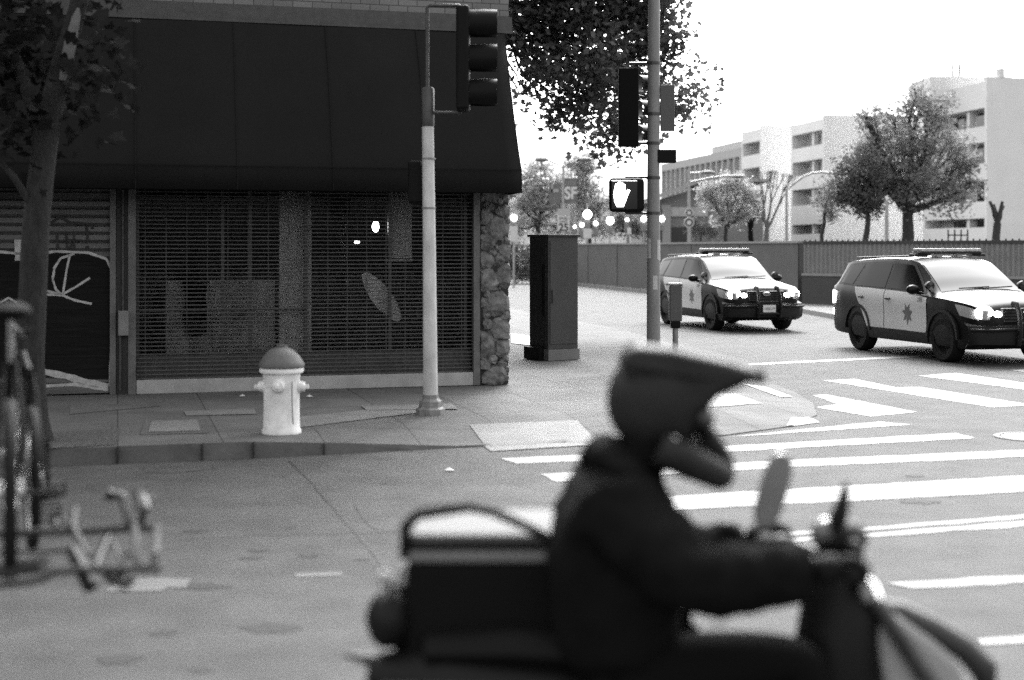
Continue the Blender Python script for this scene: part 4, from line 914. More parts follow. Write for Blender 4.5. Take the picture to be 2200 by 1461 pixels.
def police(label, cx_, cy_, heading, number, lightdark):
    t = thing('police_car', label, 'police car', (cx_, cy_, 0), heading, 'police cars in the cross street')
    # origin = middle between front wheels on the ground shifted back: axle at x 1.5
    mb = MB(); xs = sorted(set(list(np.linspace(-2.52, 2.45, 90))))
    vs = []; k = None
    for x in xs:
        rg = ring(x); full = rg + [(-y, z) for y, z in reversed(rg[1:-1])]; k = len(full); vs += [(x, y, z) for y, z in full]
    half = k // 2 + 1
    fs = [(i * k + j, i * k + (j + 1) % k, (i + 1) * k + (j + 1) % k, (i + 1) * k + j) for i in range(len(xs) - 1) for j in range(k)]
    fs += [tuple(range(k - 1, -1, -1)), tuple(range((len(xs) - 1) * k, len(xs) * k))]
    mb.add(vs, fs)
    body = mb.build('body', [M['pblack'], M['pwhite']], t, smooth=True)
    # wheel arches cut out
    cut = MB()
    for x in (1.5, -1.36): cut.lathe([(0, -1.3), (.43, -1.3), (.43, 1.3), (0, 1.3)], (x, 0, .40), 28, 'Y')
    co = cut.build('cut', M['pblack']); co.parent = t
    bm_ = body.modifiers.new('b', 'BOOLEAN'); bm_.object = co; bm_.operation = 'DIFFERENCE'; bm_.solver = 'EXACT'
    baked(body); bpy.data.objects.remove(co)
    body.data.materials.clear(); body.data.materials.append(M['pblack']); body.data.materials.append(M['pwhite'])
    for p in body.data.polygons:
        c = p.center; p.use_smooth = True
        white = (c.z > ZT_(c.x) - .048 and (c.x < .45 or c.x > 1.16) and c.x < 2.16 and c.x > -2.3) or (c.z > 1.62 and c.x < .4 and p.normal.z > .5)
        p.material_index = 1 if white else 0
    try: body.data.set_sharp_from_angle(angle=R(45))
    except Exception: pass
    wellm = MB(); wellm.b2((-2.2, -.8, .3), (2.2, .8, .75)); wellm.build('chassis', M['black_matte'], t)
    # windscreen and rear window follow the body
    def top_patch(x0, x1, w0, w1, off, name, m, parent=t):
        mb = MB(); vs = []
        for i in range(13):
            x = x0 + (x1 - x0) * i / 12
            for j in range(13):
                a = -1 + 2 * j / 12; wt = WT_(x) * (w0 + (w1 - w0) * i / 12); y = a * wt
                aa = 1 - abs(y) / max(WT_(x), .1); z = ZT_(x) - .05 + .05 * math.sin(max(0, min(1, aa)) * math.pi / 2) ** .8
                vs.append((x, y, z + off))
        mb.add(vs, [(i * 13 + j, i * 13 + j + 1, (i + 1) * 13 + j + 1, (i + 1) * 13 + j) for i in range(12) for j in range(12)]); return mb.build(name, m, parent, smooth=True)
    wsr = top_patch(.44, 1.19, .97, .97, .012, 'windscreen', M['pglass'])
    for y0 in (-.1, .35):
        mb = MB(); mb.tube([(1.2, y0 - .35, ZT_(1.2) + .03), (1.16, y0 + .25, ZT_(1.16) + .03)], .012, 6); mb.build('wiper', M['trim'], wsr)
    top_patch(-2.43, -2.24, .9, .92, .012, 'rear_window', M['pglass'])
    for sg in (1, -1):
        # glass band
        vs, fs = spatch([(-2.02, 1.60), (-1.4, 1.64), (-.4, 1.665), (.3, 1.63)], [(-2.20, 1.22), (-1.3, 1.19), (-.3, 1.165), (.95, 1.13)], sg, .006, 6, 24)
        mb = MB(); mb.add(vs, fs); mb.build('window_surround', M['trim'], t, smooth=True)
        for top, bot in (([(-1.95, 1.57), (-1.42, 1.60)], [(-2.1, 1.25), (-1.62, 1.22)]), ([(-1.36, 1.61), (-.42, 1.63)], [(-1.5, 1.21), (-.42, 1.19)]), ([(-.34, 1.63), (.25, 1.60)], [(-.34, 1.19), (.86, 1.15)])):
            vs, fs = spatch(top, bot, sg, .010); mb = MB(); mb.add(vs, fs); mb.build('side_window', M['sglass'], t, smooth=True)
        # white doors
        vs, fs = spatch([(-.38, 1.155), (0, 1.145), (1.02, 1.10)], [(-.38, .47), (0, .47), (1.02, .46)], sg, .007, 8, 14); mb = MB(); mb.add(vs, fs); df = mb.build('door', M['pwhite'], t, smooth=True)
        vs, fs = spatch([(-1.50, 1.18), (-1.0, 1.175), (-.40, 1.155)], [(-1.0, .47), (-.8, .47), (-.40, .47)], sg, .007, 8, 12); mb = MB(); mb.add(vs, fs); dre = mb.build('door', M['pwhite'], t, smooth=True)
        for dd, x in ((df, -.22), (dre, -1.18)):
            mb = MB(); mb.box((x, sg * (side_y(x, 1.0) + .028), 1.0), (.17, .03, .03)); mb.build('handle', M['trim'], dd, bevel=.008)
        # seven pointed star
        mb = MB(); pts = []
        for i in range(14):
            a = math.pi / 2 + math.pi * i / 7 + math.pi; r_ = .175 if i % 2 == 0 else .09; pts.append((r_ * math.cos(a), r_ * math.sin(a) * 1.15))
        cx, cz = .42, .76; vs = [(cx, sg * (side_y(cx, cz) + .011), cz)] + [(cx + u, sg * (side_y(cx + u, cz + v) + .011), cz + v) for u, v in pts]
        mb.add(vs, [(0, i + 1, (i + 1) % 14 + 1) for i in range(14)]); mb.build('star_badge', M['starm'], df)
        text_mesh('door_number', number, .11, M['starm'], df, (.82 if sg > 0 else .82, sg * (side_y(.82, 1.02) + .012), 1.015), (R(90), 0, R(180) if sg > 0 else 0))
        # wheels, arches
        for x in (1.5, -1.36):
            mb = MB(); mb.lathe([(.43, .93), (.475, .94), (.48, .985), (.43, .985), (.43, .93)], (x, 0, .40) if sg > 0 else (x, 0, .40), 26, 'Y', M=(Matrix.Identity(3) if sg > 0 else Matrix.Rotation(math.pi, 3, 'Z')), a0=R(0), a1=R(180)); mb.build('wheel_arch', M['trim'], t, smooth=True)
            mb = MB(); wy = sg * .84
            mb.lathe([(.26, -.12), (.34, -.125), (.37, -.10), (.378, -.06), (.378, .06), (.37, .10), (.34, .125), (.26, .12)], (x, wy, .378), 32, 'Y'); tyr = mb.build('tyre', M['rubber'], t, smooth=True); wh = tyr
            mb = MB(); mb.lathe([(.26, sg * .11), (.24, sg * .05), (.16, sg * .03), (.1, sg * .06), (0, sg * .06)], (x, wy, .378), 24, 'Y'); mb.build('rim', M['rim'], wh, smooth=True)
            mb = MB(); mb.lathe([(.075, sg * .06), (.06, sg * .10), (0, sg * .105)], (x, wy, .378), 16, 'Y'); mb.build('hub_cap', M['hub'], wh, smooth=True)
        # mirror and spotlight
        mb = MB(); mb.ball((.78, sg * 1.08, 1.19), .11, 14, (.7, 1.15, .75)); mb.tube([(.8, sg * .9, 1.12), (.79, sg * 1.02, 1.14)], .03, 8); mb.build('mirror', M['pblack'], t, smooth=True)
        mb = MB(); mb.lathe([(0, -.08), (.05, -.07), (.075, 0), (.075, .05)], (1.0, sg * .9, 1.26), 16, 'X'); mb.tube([(.95, sg * .86, 1.16), (.98, sg * .9, 1.24)], .015, 6); sl_ = mb.build('spotlight', M['pblack'], t, smooth=True)
        mb = MB(); mb.lathe([(.073, .05), (0, .055)], (1.0, sg * .9, 1.26), 16, 'X'); mb.build('lens', M['glass_dark'], sl_)
        # headlight: a lens block wrapping the corner and the lit lamp in it
        vs, fs = spatch([(1.86, .98), (2.05, .965), (2.2, .94), (2.32, .90)], [(2.0, .80), (2.12, .78), (2.24, .76), (2.36, .74)], sg, .012, 4, 10); mb = MB(); mb.add(vs, fs); hl_ = mb.build('headlight', M['lens_clear'], t, smooth=True)
        mb = MB(); mb.box((2.37, sg * .66, .82), (.10, .34, .17), sg * R(-32)); hl2 = mb.build('headlight', M['lens_clear'], t, bevel=.03)
        mb = MB(); mb.ball((2.34, sg * .72, .85), .145, 16, (.8, 1.1, .8)); mb.build('lamp', M['head_lit'], hl2, smooth=True)
        mb = MB(); mb.ball((2.42, sg * .53, .82), .065, 12, (.6, 1.3, 1)); mb.build('lamp', M['head_lit'], hl2, smooth=True)
        # tail light, lit
        vs, fs = spatch([(-2.46, 1.10), (-2.22, 1.08)], [(-2.46, .84), (-2.3, .86)], sg, .012, 3, 4); mb = MB(); mb.add(vs, fs); mb.build('tail_light', M['head_lit' if sg < 9 else 'trim'], t)
        mb = MB(); mb.ball((-2.48, sg * .8, .68), .10, 12, (.6, .6, 1.2)); mb.build('tail_light', M['head_lit'], t, smooth=True)
        mb = MB(); mb.tube([(-1.9, sg * .66, 1.72), (.1, sg * .66, 1.76)], .018, 6); mb.build('roof_rail', M['trim'], t)
    # sills
        vs, fs = spatch([(-.92, .47), (1.05, .46)], [(-.9, .30), (1.05, .30)], sg, .012, 3, 8); mb = MB(); mb.add(vs, fs); mb.build('sill', M['trim'], t, smooth=True)
    # front: grille, bumper, plate, push bar
    mb = MB(); mb.box((2.40, 0, .80), (.12, .92, .26)); gr_ = mb.build('grille', M['trim'], t, bevel=.03)
    mb = MB(); 
    for z in (.72, .77, .82, .87): mb.box((2.466, 0, z), (.012, .84, .014))
    mb.build('grille_bar', M['dark_steel'], gr_)
    mb = MB(); mb.lathe([(0, .03), (.08, .03), (.1, .015), (.1, 0)], (0, 0, 0), 20, 'X'); em = mb.build('emblem', M['chrome'], gr_); em.location = (2.475, 0, .86); em.scale = (1, 1.0, .5)
    mb = MB(); mb.lathe([(0, .034), (.068, .034)], (0, 0, 0), 20, 'X'); e2_ = mb.build('emblem_field', M['starm'], gr_); e2_.location = (2.475, 0, .86); e2_.scale = (1, 1.0, .42)
    mb = MB()
    vs = []
    for j in range(15):
        a = -1 + 2 * j / 14; x = 2.55 - .28 * abs(a) ** 2.5; y = a * .97; vs += [(x - .12, y * .97, .30), (x, y, .36), (x + .02, y, .50), (x, y, .62), (x - .14, y * .97, .66)]
    mb.add(vs, [(j * 5 + i, j * 5 + i + 1, (j + 1) * 5 + i + 1, (j + 1) * 5 + i) for j in range(14) for i in range(4)])
    bmp = mb.build('bumper', M['trim'], t, smooth=True); s_ = bmp.modifiers.new('s', 'SOLIDIFY'); s_.thickness = .03
    for sg in (1, -1):
        mb = MB(); mb.tube([(2.60, sg * .27, .34), (2.66, sg * .27, .55), (2.62, sg * .26, .85), (2.53, sg * .25, .99), (2.42, sg * .25, 1.0)], [.035] * 5, 10, flat=1.5); pb1 = mb.build('push_bar_upright', M['trim'], t, smooth=True)
    mb = MB(); 
    mb.tube([(2.63, -.27, .42), (2.63, .27, .42)], .03, 10); mb.tube([(2.62, -.27, .68), (2.62, .27, .68)], .022, 10)
    mb.tube([(2.63, -.27, .60), (2.56, -.7, .58), (2.36, -.98, .58)], .025, 8); mb.tube([(2.63, .27, .60), (2.56, .7, .58), (2.36, .98, .58)], .025, 8); mb.build('push_bar_rail', M['trim'], t, smooth=True)
    mb = MB(); mb.b2((2.63, -.155, .455), (2.645, .155, .62)); plt = mb.build('number_plate', M['sign_white'], t, bevel=.004)
    text_mesh('plate_text', '1552177', .075, M['ink'], plt, (2.648, 0, .53), (R(90), 0, R(90)))
    # light bar
    mb = MB(); mb.b2((-.05, -.62, 1.80), (.27, .62, 1.835)); lb_ = mb.build('light_bar', M['trim'], t, bevel=.012)
    mb = MB(); mb.b2((-.03, -.60, 1.836), (.25, .60, 1.895)); mb.build('light_bar_lens', M['galv'], lb_, bevel=.015)
    mb = MB()
    for y in (-.5, -.2, .2, .5): mb.b2((.0, y - .05, 1.74), (.2, y + .05, 1.80))
    mb.build('light_bar_foot', M['lens_clear'], lb_)
    mb = MB(); mb.b2((.0, -.70, 1.755), (.22, -.45, 1.80)); mb.b2((.0, .45, 1.755), (.22, .70, 1.80)); mb.build('light_bar_end', M['trim'], lb_, bevel=.01)
    mb = MB(); mb.b2((-1.3, .3, 1.745), (-1.12, .45, 1.80)); mb.build('roof_aerial', M['trim'], t, bevel=.01)
    return t
# heading: +X of the car points at its nose
HD = R(-75)
police('near black and white police car at the right, seven pointed star on its door', 7.71, 25.40, HD, '278', 0)
police('farther black and white police car half hidden by the street pole', 5.11, 34.55, HD, '214', 0)

# ------------------------------------------------------------------ bicycle on a carrier at the left edge
YB = 4.8; sB = YB / F
M['bike'] = mat('bike_paint', .007, .5, spec=.15); M['tube_steel'] = mat('tube_steel', .035, .6, .0, spec=.12, noise=.3, scale=15)
M['pale_tube'] = mat('pale_tube', .11, .6, spec=.15)
ang = math.atan2((20 - 1100) / F, 1)      # the bicycle points along the sight line
bz = .66
bpos = P(22, 0, 5.7)
bk_ = thing('bicycle', 'dark bicycle seen end on with its saddle up, cut off by the left edge', 'bicycle', (bpos.x, bpos.y, bz), -ang * 0 + R(90) - ang * 1.0 * (1) )
bk_.rotation_euler = (0, 0, R(90) + math.atan2(1100 - 25, F))
for x, nm in ((-.52, 'wheel'), (.52, 'wheel')):
    mb = MB(); pts = []
    mb.lathe([(.305, -.021), (.33, -.023), (.345, 0), (.33, .023), (.305, .021), (.305, -.021)], (x, 0, .345), 40, 'Y'); tw_ = mb.build('wheel', M['rubber'], bk_, smooth=True)
    mb = MB(); mb.lathe([(.30, -.012), (.315, -.015), (.315, .015), (.30, .012), (.30, -.012)], (x, 0, .345), 40, 'Y'); mb.build('rim', M['chrome'], tw_, smooth=True)
    mb = MB(); mb.tube([(x, -.05, .345), (x, .05, .345)], .022, 10)
    for i in range(24): a = 2 * math.pi * i / 24; mb.tube([(x, .03 * (-1) ** i, .345), (x + .30 * math.cos(a), 0, .345 + .30 * math.sin(a))], .0015, 4, cap=False)
    mb.build('spokes', M['chrome'], tw_)
bb = (-.05, 0, .30); seat_t = (-.22, 0, .82); head_t = (.36, 0, .84); head_b = (.39, 0, .70)
mb = MB(); mb.tube([bb, seat_t], .016); mb.tube([seat_t, head_t], .017); mb.tube([bb, head_b], .019); mb.tube([head_t, head_b], .02)
for sg in (1, -1): mb.tube([(-.52, sg * .06, .345), (-.22, sg * .02, .80)], .009); mb.tube([(-.52, sg * .06, .345), (-.05, sg * .03, .30)], .011)
mb.build('frame', M['bike'], bk_, smooth=True)
mb = MB()
for sg in (1, -1): mb.tube([(.40, sg * .05, .66), (.47, sg * .05, .5), (.52, sg * .05, .345)], .013)
mb.tube([(.40, -.05, .66), (.40, .05, .66)], .02); mb.build('fork', M['tube_steel'], bk_, smooth=True)
mb = MB(); mb.tube([(-.22, 0, .8), (-.25, 0, .97)], .013); mb.build('seat_post', M['chrome'], bk_)
mb = MB(); mb.ball((-.28, 0, 1.0), .13, 14, (1.1, .62, .28)); mb.ball((-.12, 0, 1.0), .06, 10, (1.8, .5, .35)); mb.build('saddle', M['black_matte'], bk_, smooth=True)
mb = MB(); mb.tube([head_t, (.34, 0, .92), (.42, 0, .94)], .014); mb.tube([(.2, -.03, .99), (.42, -.01, .94), (.5, .02, .94), (.66, .05, .97)], .014); mb.build('handlebar', M['tube_steel'], bk_, smooth=True)
mb = MB(); mb.lathe([(.09, -.06), (.095, -.058), (.09, -.056)], bb, 24, 'Y'); mb.tube([(-.05, -.07, .30), (-.05, .07, .30)], .018); mb.tube([(-.05, -.075, .30), (-.02, -.085, .17)], .012); mb.tube([(-.05, .075, .30), (-.08, .085, .45)], .012); crk = mb.build('crank', M['chrome'], bk_, smooth=True)
def pedal(c, sg):
    mb = MB(); 
    for dz in (-.03, 0, .03): mb.box((c[0], c[1] + sg * .055, c[2] + dz), (.02, .1, .008))
    for dy in (.008, .1): mb.box((c[0], c[1] + sg * dy, c[2]), (.02, .008, .066))
    mb.build('pedal', M['black'], bk_)
pedal((-.02, -.09, .17), -1)
mb = MB(); mb.tube([(-.02, -.10, .42), (-.05, -.09, .35), (.0, -.1, .22), (.1, -.1, .1)], .02, 8); mb.build('mudguard', M['black'], bk_, smooth=True)
# pedal visible right of the bike
def copy_tree(o, parent=None):
    c = o.copy(); COL.objects.link(c); c.parent = parent
    for ch in list(o.children): copy_tree(ch, c)
    return c
b2k = copy_tree(bk_); p_ = P(56, 0, 6.3); b2k.location = (p_.x, p_.y, .68); b2k.rotation_euler = (0, R(-3), R(90) + math.atan2(1100 - 66, F) + R(3))
b2k.scale = (.86,) * 3
for ch_ in list(b2k.children):
    if ch_.name.startswith(('saddle', 'seat_post')): bpy.data.objects.remove(ch_)
b2k['label'] = 'second dark bicycle packed close to the right of the edge bicycle'
for q_ in (bk_, b2k): q_['group'] = 'bicycles on the carrier'
rk = thing('bicycle_carrier', 'tubular bicycle carrier with hooked arms and a pale loop beside the bicycle', 'bicycle carrier', P(180, 1200, 4.8))
o_ = rk.location.copy()
def rt(pts, r_, m='tube_steel', name='tube', flat=1):
    r_ = [q_ * 1.35 for q_ in r_] if isinstance(r_, list) else r_ * 1.35; mb = MB(o_); mb.tube([P(x, y, Y) for x, y, Y in pts], r_, 10, flat=flat); return mb.build(name, M[m], rk, smooth=True)
rt([(-60, 1150, 5.0), (85, 1143, 5.0), (180, 1141, 5.0), (345, 1133, 5.0)], .011, name='rail')
rt([(0, 1187, 5.1), (100, 1185, 5.1), (165, 1183, 5.0)], .005, 'bike', name='cable')
rt([(-60, 1262, 4.6), (60, 1250, 4.6), (100, 1240, 4.6), (112, 1230, 4.6), (165, 1225, 4.6), (345, 1222, 4.6)], .010, name='rail')
rt([(153, 1180, 4.7), (170, 1215, 4.65), (196, 1262, 4.6)], [.014, .016, .02], 'bike', name='tray_arm')
rt([(163, 1180, 4.8), (178, 1200, 4.75), (190, 1225, 4.7)], .009, 'tube_steel', name='tray_arm')
rt([(232, 1156, 4.9), (215, 1195, 4.8), (206, 1222, 4.7)], .012, 'bike', name='tray_arm')
rt([(122, 1095, 5.1), (118, 1115, 5.1), (120, 1133, 5.05)], [.005, .013, .011], 'bike', name='hook')
rt([(163, 1088, 5.1), (158, 1112, 5.05), (155, 1132, 5.0), (172, 1165, 4.9), (188, 1195, 4.8)], [.005, .012, .011, .010, .010], name='hook')
rt([(135, 1110, 5.1), (150, 1140, 5.0)], .006, name='cable'); rt([(228, 1140, 5.1), (245, 1170, 5.0), (262, 1210, 4.9)], .005, 'pale_tube', name='cable')
rt([(225, 1238, 4.6), (250, 1250, 4.6), (268, 1260, 4.6), (288, 1238, 4.6)], .010, 'bike', name='stay')
rt([(270, 1190, 4.7), (276, 1194, 4.7)], .014, 'bike', name='knob')
rt([(289, 1128, 4.9), (290, 1165, 4.85), (291, 1198, 4.8), (298, 1210, 4.8), (308, 1216, 4.8), (322, 1214, 4.8), (331, 1205, 4.8), (333, 1190, 4.8), (335, 1165, 4.85), (336, 1128, 4.9)], .010, 'pale_tube', name='loop')
rt([(228, 1074, 5.1), (240, 1062, 5.1), (248, 1066, 5.1)], [.006, .016, .012], 'bike', name='hook'); rt([(248, 1062, 5.1), (262, 1066, 5.1), (268, 1090, 5.05), (278, 1128, 5.0)], [.012, .012, .010, .011], 'tube_steel', name='hook')
rt([(257, 1064, 5.08), (268, 1068, 5.08), (276, 1090, 5.08)], .009, 'pale_tube', name='hook')
rt([(297, 1058, 5.1), (300, 1085, 5.05), (308, 1105, 5.0), (300, 1130, 5.0)], .010, 'bike', name='hook'); rt([(308, 1066, 5.1), (313, 1080, 5.05), (318, 1095, 5.0)], .009, 'pale_tube', name='hook'); rt([(318, 1075, 5.1), (328, 1080, 5.1)], .013, 'bike', name='knob')
rt([(215, 1222, 4.7), (245, 1236, 4.65), (262, 1238, 4.6)], .008, name='stay')
rt([(85, 1045, 4.9), (122, 1045, 4.9), (128, 1052, 4.9), (124, 1074, 4.9), (90, 1076, 4.9), (86, 1060, 4.9)], .004, 'bike', name='pedal_cage'); rt([(50, 1060, 4.9), (126, 1060, 4.9)], .006, 'bike', name='pedal_axle')

van = thing('van', 'dark van just outside the left edge that carries the bicycles', 'van', (-2.8, 6.1, 0), R(8))  # unseen vehicle holding the carrier, made tall to shade the nearby road
mb = MB(); mb.prism([(-5.4, .35), (-.15, .35), (0, .5), (0, 1.2), (-.15, 2.8), (-.4, 2.95), (-4.2, 2.9), (-4.8, 1.7), (-5.5, 1.2)], -.95, .95); mb.build('body', M['pblack'], van, bevel=.06)
for x in (-.9, -4.4):
    for sg in (1, -1):
        mb = MB(); mb.lathe([(0, -.1), (.3, -.11), (.34, 0), (.3, .11), (0, .1)], (x, sg * .9, .34), 24, 'Y'); mb.build('wheel', M['rubber'], van, smooth=True)
mb = MB(); mb.tube([(0, -.2, .5), (.4, -.7, .5), (.6, -1.1, .72), (1.0, -1.3, .8)], .03, 8); mb.build('hitch', M['dark_steel'], van)
# ------------------------------------------------------------------ moped, rider, delivery box
YR = 4.15; sR = YR / F
def Q(px, py, dy=0): Y = YR + dy; return P(px, py, Y)
M['cloth'] = mat('jacket_cloth', .006, .95, noise=.3, scale=5, bump=.5, bscale=9, spec=.04); M['trouser'] = mat('trouser_cloth', .005, .95, bump=.3, bscale=12, spec=.04)
M['skin'] = mat('skin', .3, .6); M['glove'] = mat('glove', .006, .8, bump=.2, bscale=30, spec=.1)
M['helmet'] = mat('helmet_shell', .007, .65, v2=.022, scale=5, spec=.2); M['mop_body'] = mat('moped_black', .006, .5, spec=.15); M['mop_white'] = mat('moped_pale', .26, .4)
gx = Q(1300, 0).x
mp = thing('moped', 'black moped with pale front fork guard ridden across the foreground', 'moped', (gx, YR, 0))
o_ = Vector((gx, YR, 0))
def part(name, m, fn, smooth=True, bevel=0, parent=mp, o=o_):
    mb = MB(o); fn(mb); return mb.build(name, m, parent, smooth=smooth, bevel=bevel)
rx, fx = -.12, 1.42
for x, r_ in ((rx, .30), (fx, .30)):
    w__ = part('wheel', M['rubber'], lambda mb: mb.lathe([(.2, -.05), (.27, -.055), (.30, -.03), (.305, 0), (.30, .03), (.27, .055), (.2, .05), (.2, -.05)], (x, YR, .305), 32, 'Y'))
    part('rim', M['dark_steel'], lambda mb: (mb.lathe([(.2, -.04), (.19, 0), (.2, .04)], (x, YR, .305), 32, 'Y'), mb.tube([(x, YR - .08, .305), (x, YR + .08, .305)], .03), [mb.tube([(x, YR, .305), (x + .19 * math.cos(i * math.pi / 3), YR, .305 + .19 * math.sin(i * math.pi / 3))], .012, 6) for i in range(6)]), parent=w__)
# main body
def bodyf(mb):
    mb.tube([(-.42, YR, .66), (-.2, YR, .64), (.1, YR, .58), (.45, YR, .52), (.6, YR, .42), (.9, YR, .38)], [.05, .12, .15, .15, .10, .08], 14)
    mb.tube([(.86, YR, .38), (.93, YR, .6), (.96, YR, .85), (.95, YR, 1.0)], [.08, .13, .12, .06], 12)
part('body', M['mop_body'], bodyf)
part('seat', M['black'], lambda mb: mb.tube([(-.25, YR, .74), (0, YR, .75), (.3, YR, .73), (.58, YR, .70)], [.10, .13, .13, .07], 12, flat=.55))
part('engine', M['dark_steel'], lambda mb: (mb.box((.25, YR, .33), (.34, .24, .26)), mb.tube([(.0, YR - .12, .28), (-.45, YR - .15, .36)], .05)), smooth=False, bevel=.02)
def forkf(mb):
    for sg in (1, -1): mb.tube([(.98, YR + sg * .09, .98), (1.1, YR + sg * .09, .8), (fx, YR + sg * .09, .305)], .025, 10)
part('fork', M['dark_steel'], forkf)
# front fender, pale guard and dark bar
def fender(mb):
    A = Q(1885, 1300); B = Q(2105, 1425)
    mb.tube([Q(1870, 1300), Q(1930, 1318), Q(2000, 1352), Q(2070, 1392), Q(2115, 1440), Q(2120, 1480)], [.025, .042, .045, .043, .046, .03], 12, flat=.9)
part('front_fender', mat('fender_dark', .02, .5), fender)
def guard(mb):
    a = [(1858, 1250), (1890, 1268), (1900, 1300), (1990, 1362), (2045, 1408), (2065, 1470), (2040, 1540), (1900, 1540), (1878, 1400), (1862, 1320)]
    mb.prism([(Q(x, 0).x, Q(0, y).z) for x, y in a], YR - .07, YR + .07)
part('fork_guard', M['mop_white'], guard, smooth=False, bevel=.03)
part('shin_shield', M['mop_body'], lambda mb: mb.tube([Q(1790, 1180), Q(1795, 1270), Q(1815, 1360), Q(1850, 1470), Q(1880, 1600)], [.05, .075, .09, .08, .06], 14, flat=1.0))
hdl = part('headlight', M['mop_body'], lambda mb: mb.ball(Q(1803, 1152), .084, 16, (1.0, 1.1, .68)))
part('headlight_glass', mat('gauge_glass', .12, .15, coat=1), lambda mb: mb.ball(Q(1775, 1140, -.05), .045, 14, (1, .7, .8)), parent=hdl)
part('handlebar', M['dark_steel'], lambda mb: (mb.tube([Q(1835, 1232, -.36), Q(1815, 1215, -.25), Q(1790, 1200), Q(1700, 1165, .25), Q(1660, 1150, .36)], .014, 10)))
part('grip', M['rubber'], lambda mb: mb.tube([Q(1836, 1233, -.42), Q(1828, 1227, -.29)], .02, 10))
part('grip', M['rubber'], lambda mb: mb.tube([Q(1658, 1149, .38), Q(1680, 1156, .26)], .02, 10))
part('brake_lever', M['chrome'], lambda mb: mb.tube([Q(1860, 1238, -.25), Q(1880, 1262, -.35), Q(1890, 1290, -.42)], .008, 8))
def disc(mb, A, B, wd, th):
    A, B = Vector(A), Vector(B); ax = (B - A); L = ax.length; ax.normalize(); nn = Vector((0, 1, 0)); sd_ = ax.cross(nn).normalized(); poly = []
    for i in range(20): a = 2 * math.pi * i / 20; poly.append((L / 2 + L / 2 * math.copysign(abs(math.cos(a)) ** .7, math.cos(a)), wd * math.copysign(abs(math.sin(a)) ** .7, math.sin(a))))
    mb.prism(poly, -th / 2, th / 2, lambda u, v, d: A + ax * u + sd_ * v + nn * d)
m1 = part('mirror', mat('mirror_back', .16, .4, coat=.5), lambda mb: disc(mb, Q(1638, 1135, .2), Q(1684, 972, .2), .044, .03), smooth=False, bevel=.008)
part('mirror_stalk', M['mop_body'], lambda mb: mb.tube([Q(1640, 1175, .25), Q(1648, 1120, .2), Q(1665, 1110, .2)], .009, 8), parent=m1)
m2 = part('mirror', M['mop_body'], lambda mb: mb.tube([Q(1817, 1036, -.1), Q(1815, 1055, -.1), Q(1810, 1085, -.1), Q(1800, 1118, -.1), Q(1798, 1135, -.1)], [.006, .014, .021, .028, .02], 12), smooth=True)
part('mirror_stalk', M['mop_body'], lambda mb: mb.tube([Q(1795, 1150, -.1), Q(1808, 1100, -.1)], .012, 8), parent=m2)
part('switch_cluster', M['mop_body'], lambda mb: mb.ball(Q(1680, 1170, .2), .04, 12, (1.2, 1, .8)))
part('switch_cluster', M['mop_body'], lambda mb: mb.ball(Q(1640, 1172, .22), .032, 12))
part('horn', M['mop_body'], lambda mb: mb.ball(Q(1835, 1190, -.1), .045, 12, (.6, 1, 1)))
part('indicator', M['lens_clear'], lambda mb: mb.ball(Q(1645, 1153, .15), .016, 10, (1.3, 1, .8)))
part('indicator', M['lens_clear'], lambda mb: mb.ball(Q(1862, 1270, -.15), .028, 10, (.7, 1, 1.2)))
part('rear_rack', M['dark_steel'], lambda mb: [mb.tube([Q(820, 1475, dy), Q(1000, 1478, dy), Q(1200, 1478, dy)], .012, 8) for dy in (-.12, .12)])
tl = part('tail_unit', M['mop_body'], lambda mb: (mb.tube([Q(740, 1405), Q(790, 1415), Q(850, 1440), Q(930, 1470)], [.012, .03, .045, .05], 10, flat=.6), mb.ball(Q(835, 1330), .085, 14, (.8, .9, 1.0))))
part('tail_light', M['lens_clear'], lambda mb: mb.ball(Q(825, 1243, -.05), .022, 10, (1.1, .8, 1.1)), parent=tl)
part('tail_light_stalk', M['mop_body'], lambda mb: mb.tube([Q(835, 1253, -.05), Q(845, 1300, -.02)], .01, 8), parent=tl)
# delivery box
bxp = Q(1030, 1470)
bag = thing('delivery_bag', 'black insulated delivery bag with pale lid stripes and a carry handle', 'delivery bag', bxp)
bo = bxp
def bpart(name, m, fn, smooth=False, bevel=0): mb = MB(bo); fn(mb); return mb.build(name, m, bag, smooth=smooth, bevel=bevel)
XL, XR = Q(872, 0).x, Q(1204, 0).x; zt_ = Q(0, 1205).z; zb_ = Q(0, 1500).z; yc = YR + .17
bpart('bag_body', mat('bag_black', .005, .9, bump=.2, bscale=8, spec=.1), lambda mb: mb.b2((XL, yc - .2, zb_), (XR, yc + .2, zt_)), bevel=.025)
bpart('lid', mat('bag_lid', .13, .8, noise=.15, scale=6), lambda mb: mb.b2((XL + .005, yc - .205, zt_ + .001), (XR - .002, yc + .205, zt_ + .037)), bevel=.012)
bpart('lid_zip', M['black'], lambda mb: mb.b2((XL + .002, yc - .208, zt_ + .038), (XR, yc + .208, zt_ + .050)), bevel=.005)
bpart('lid_top', mat('bag_lid_pale', .048, .7, noise=.2, scale=5), lambda mb: mb.b2((XL + .01, yc - .2, zt_ + .051), (XR - .01, yc + .2, zt_ + .085)), bevel=.015)
bpart('carry_handle', M['black'], lambda mb: mb.tube([Q(868, 1200, -.03), Q(872, 1130, -.03), Q(895, 1107, -.03), Q(950, 1097, -.03), Q(1010, 1089, -.03), Q(1060, 1100, -.03), Q(1110, 1122, -.03), Q(1170, 1150, -.03), Q(1195, 1175, -.03)], [.012, .014, .013, .014, .013, .012, .012, .011, .01], 8, flat=1.2), smooth=True)
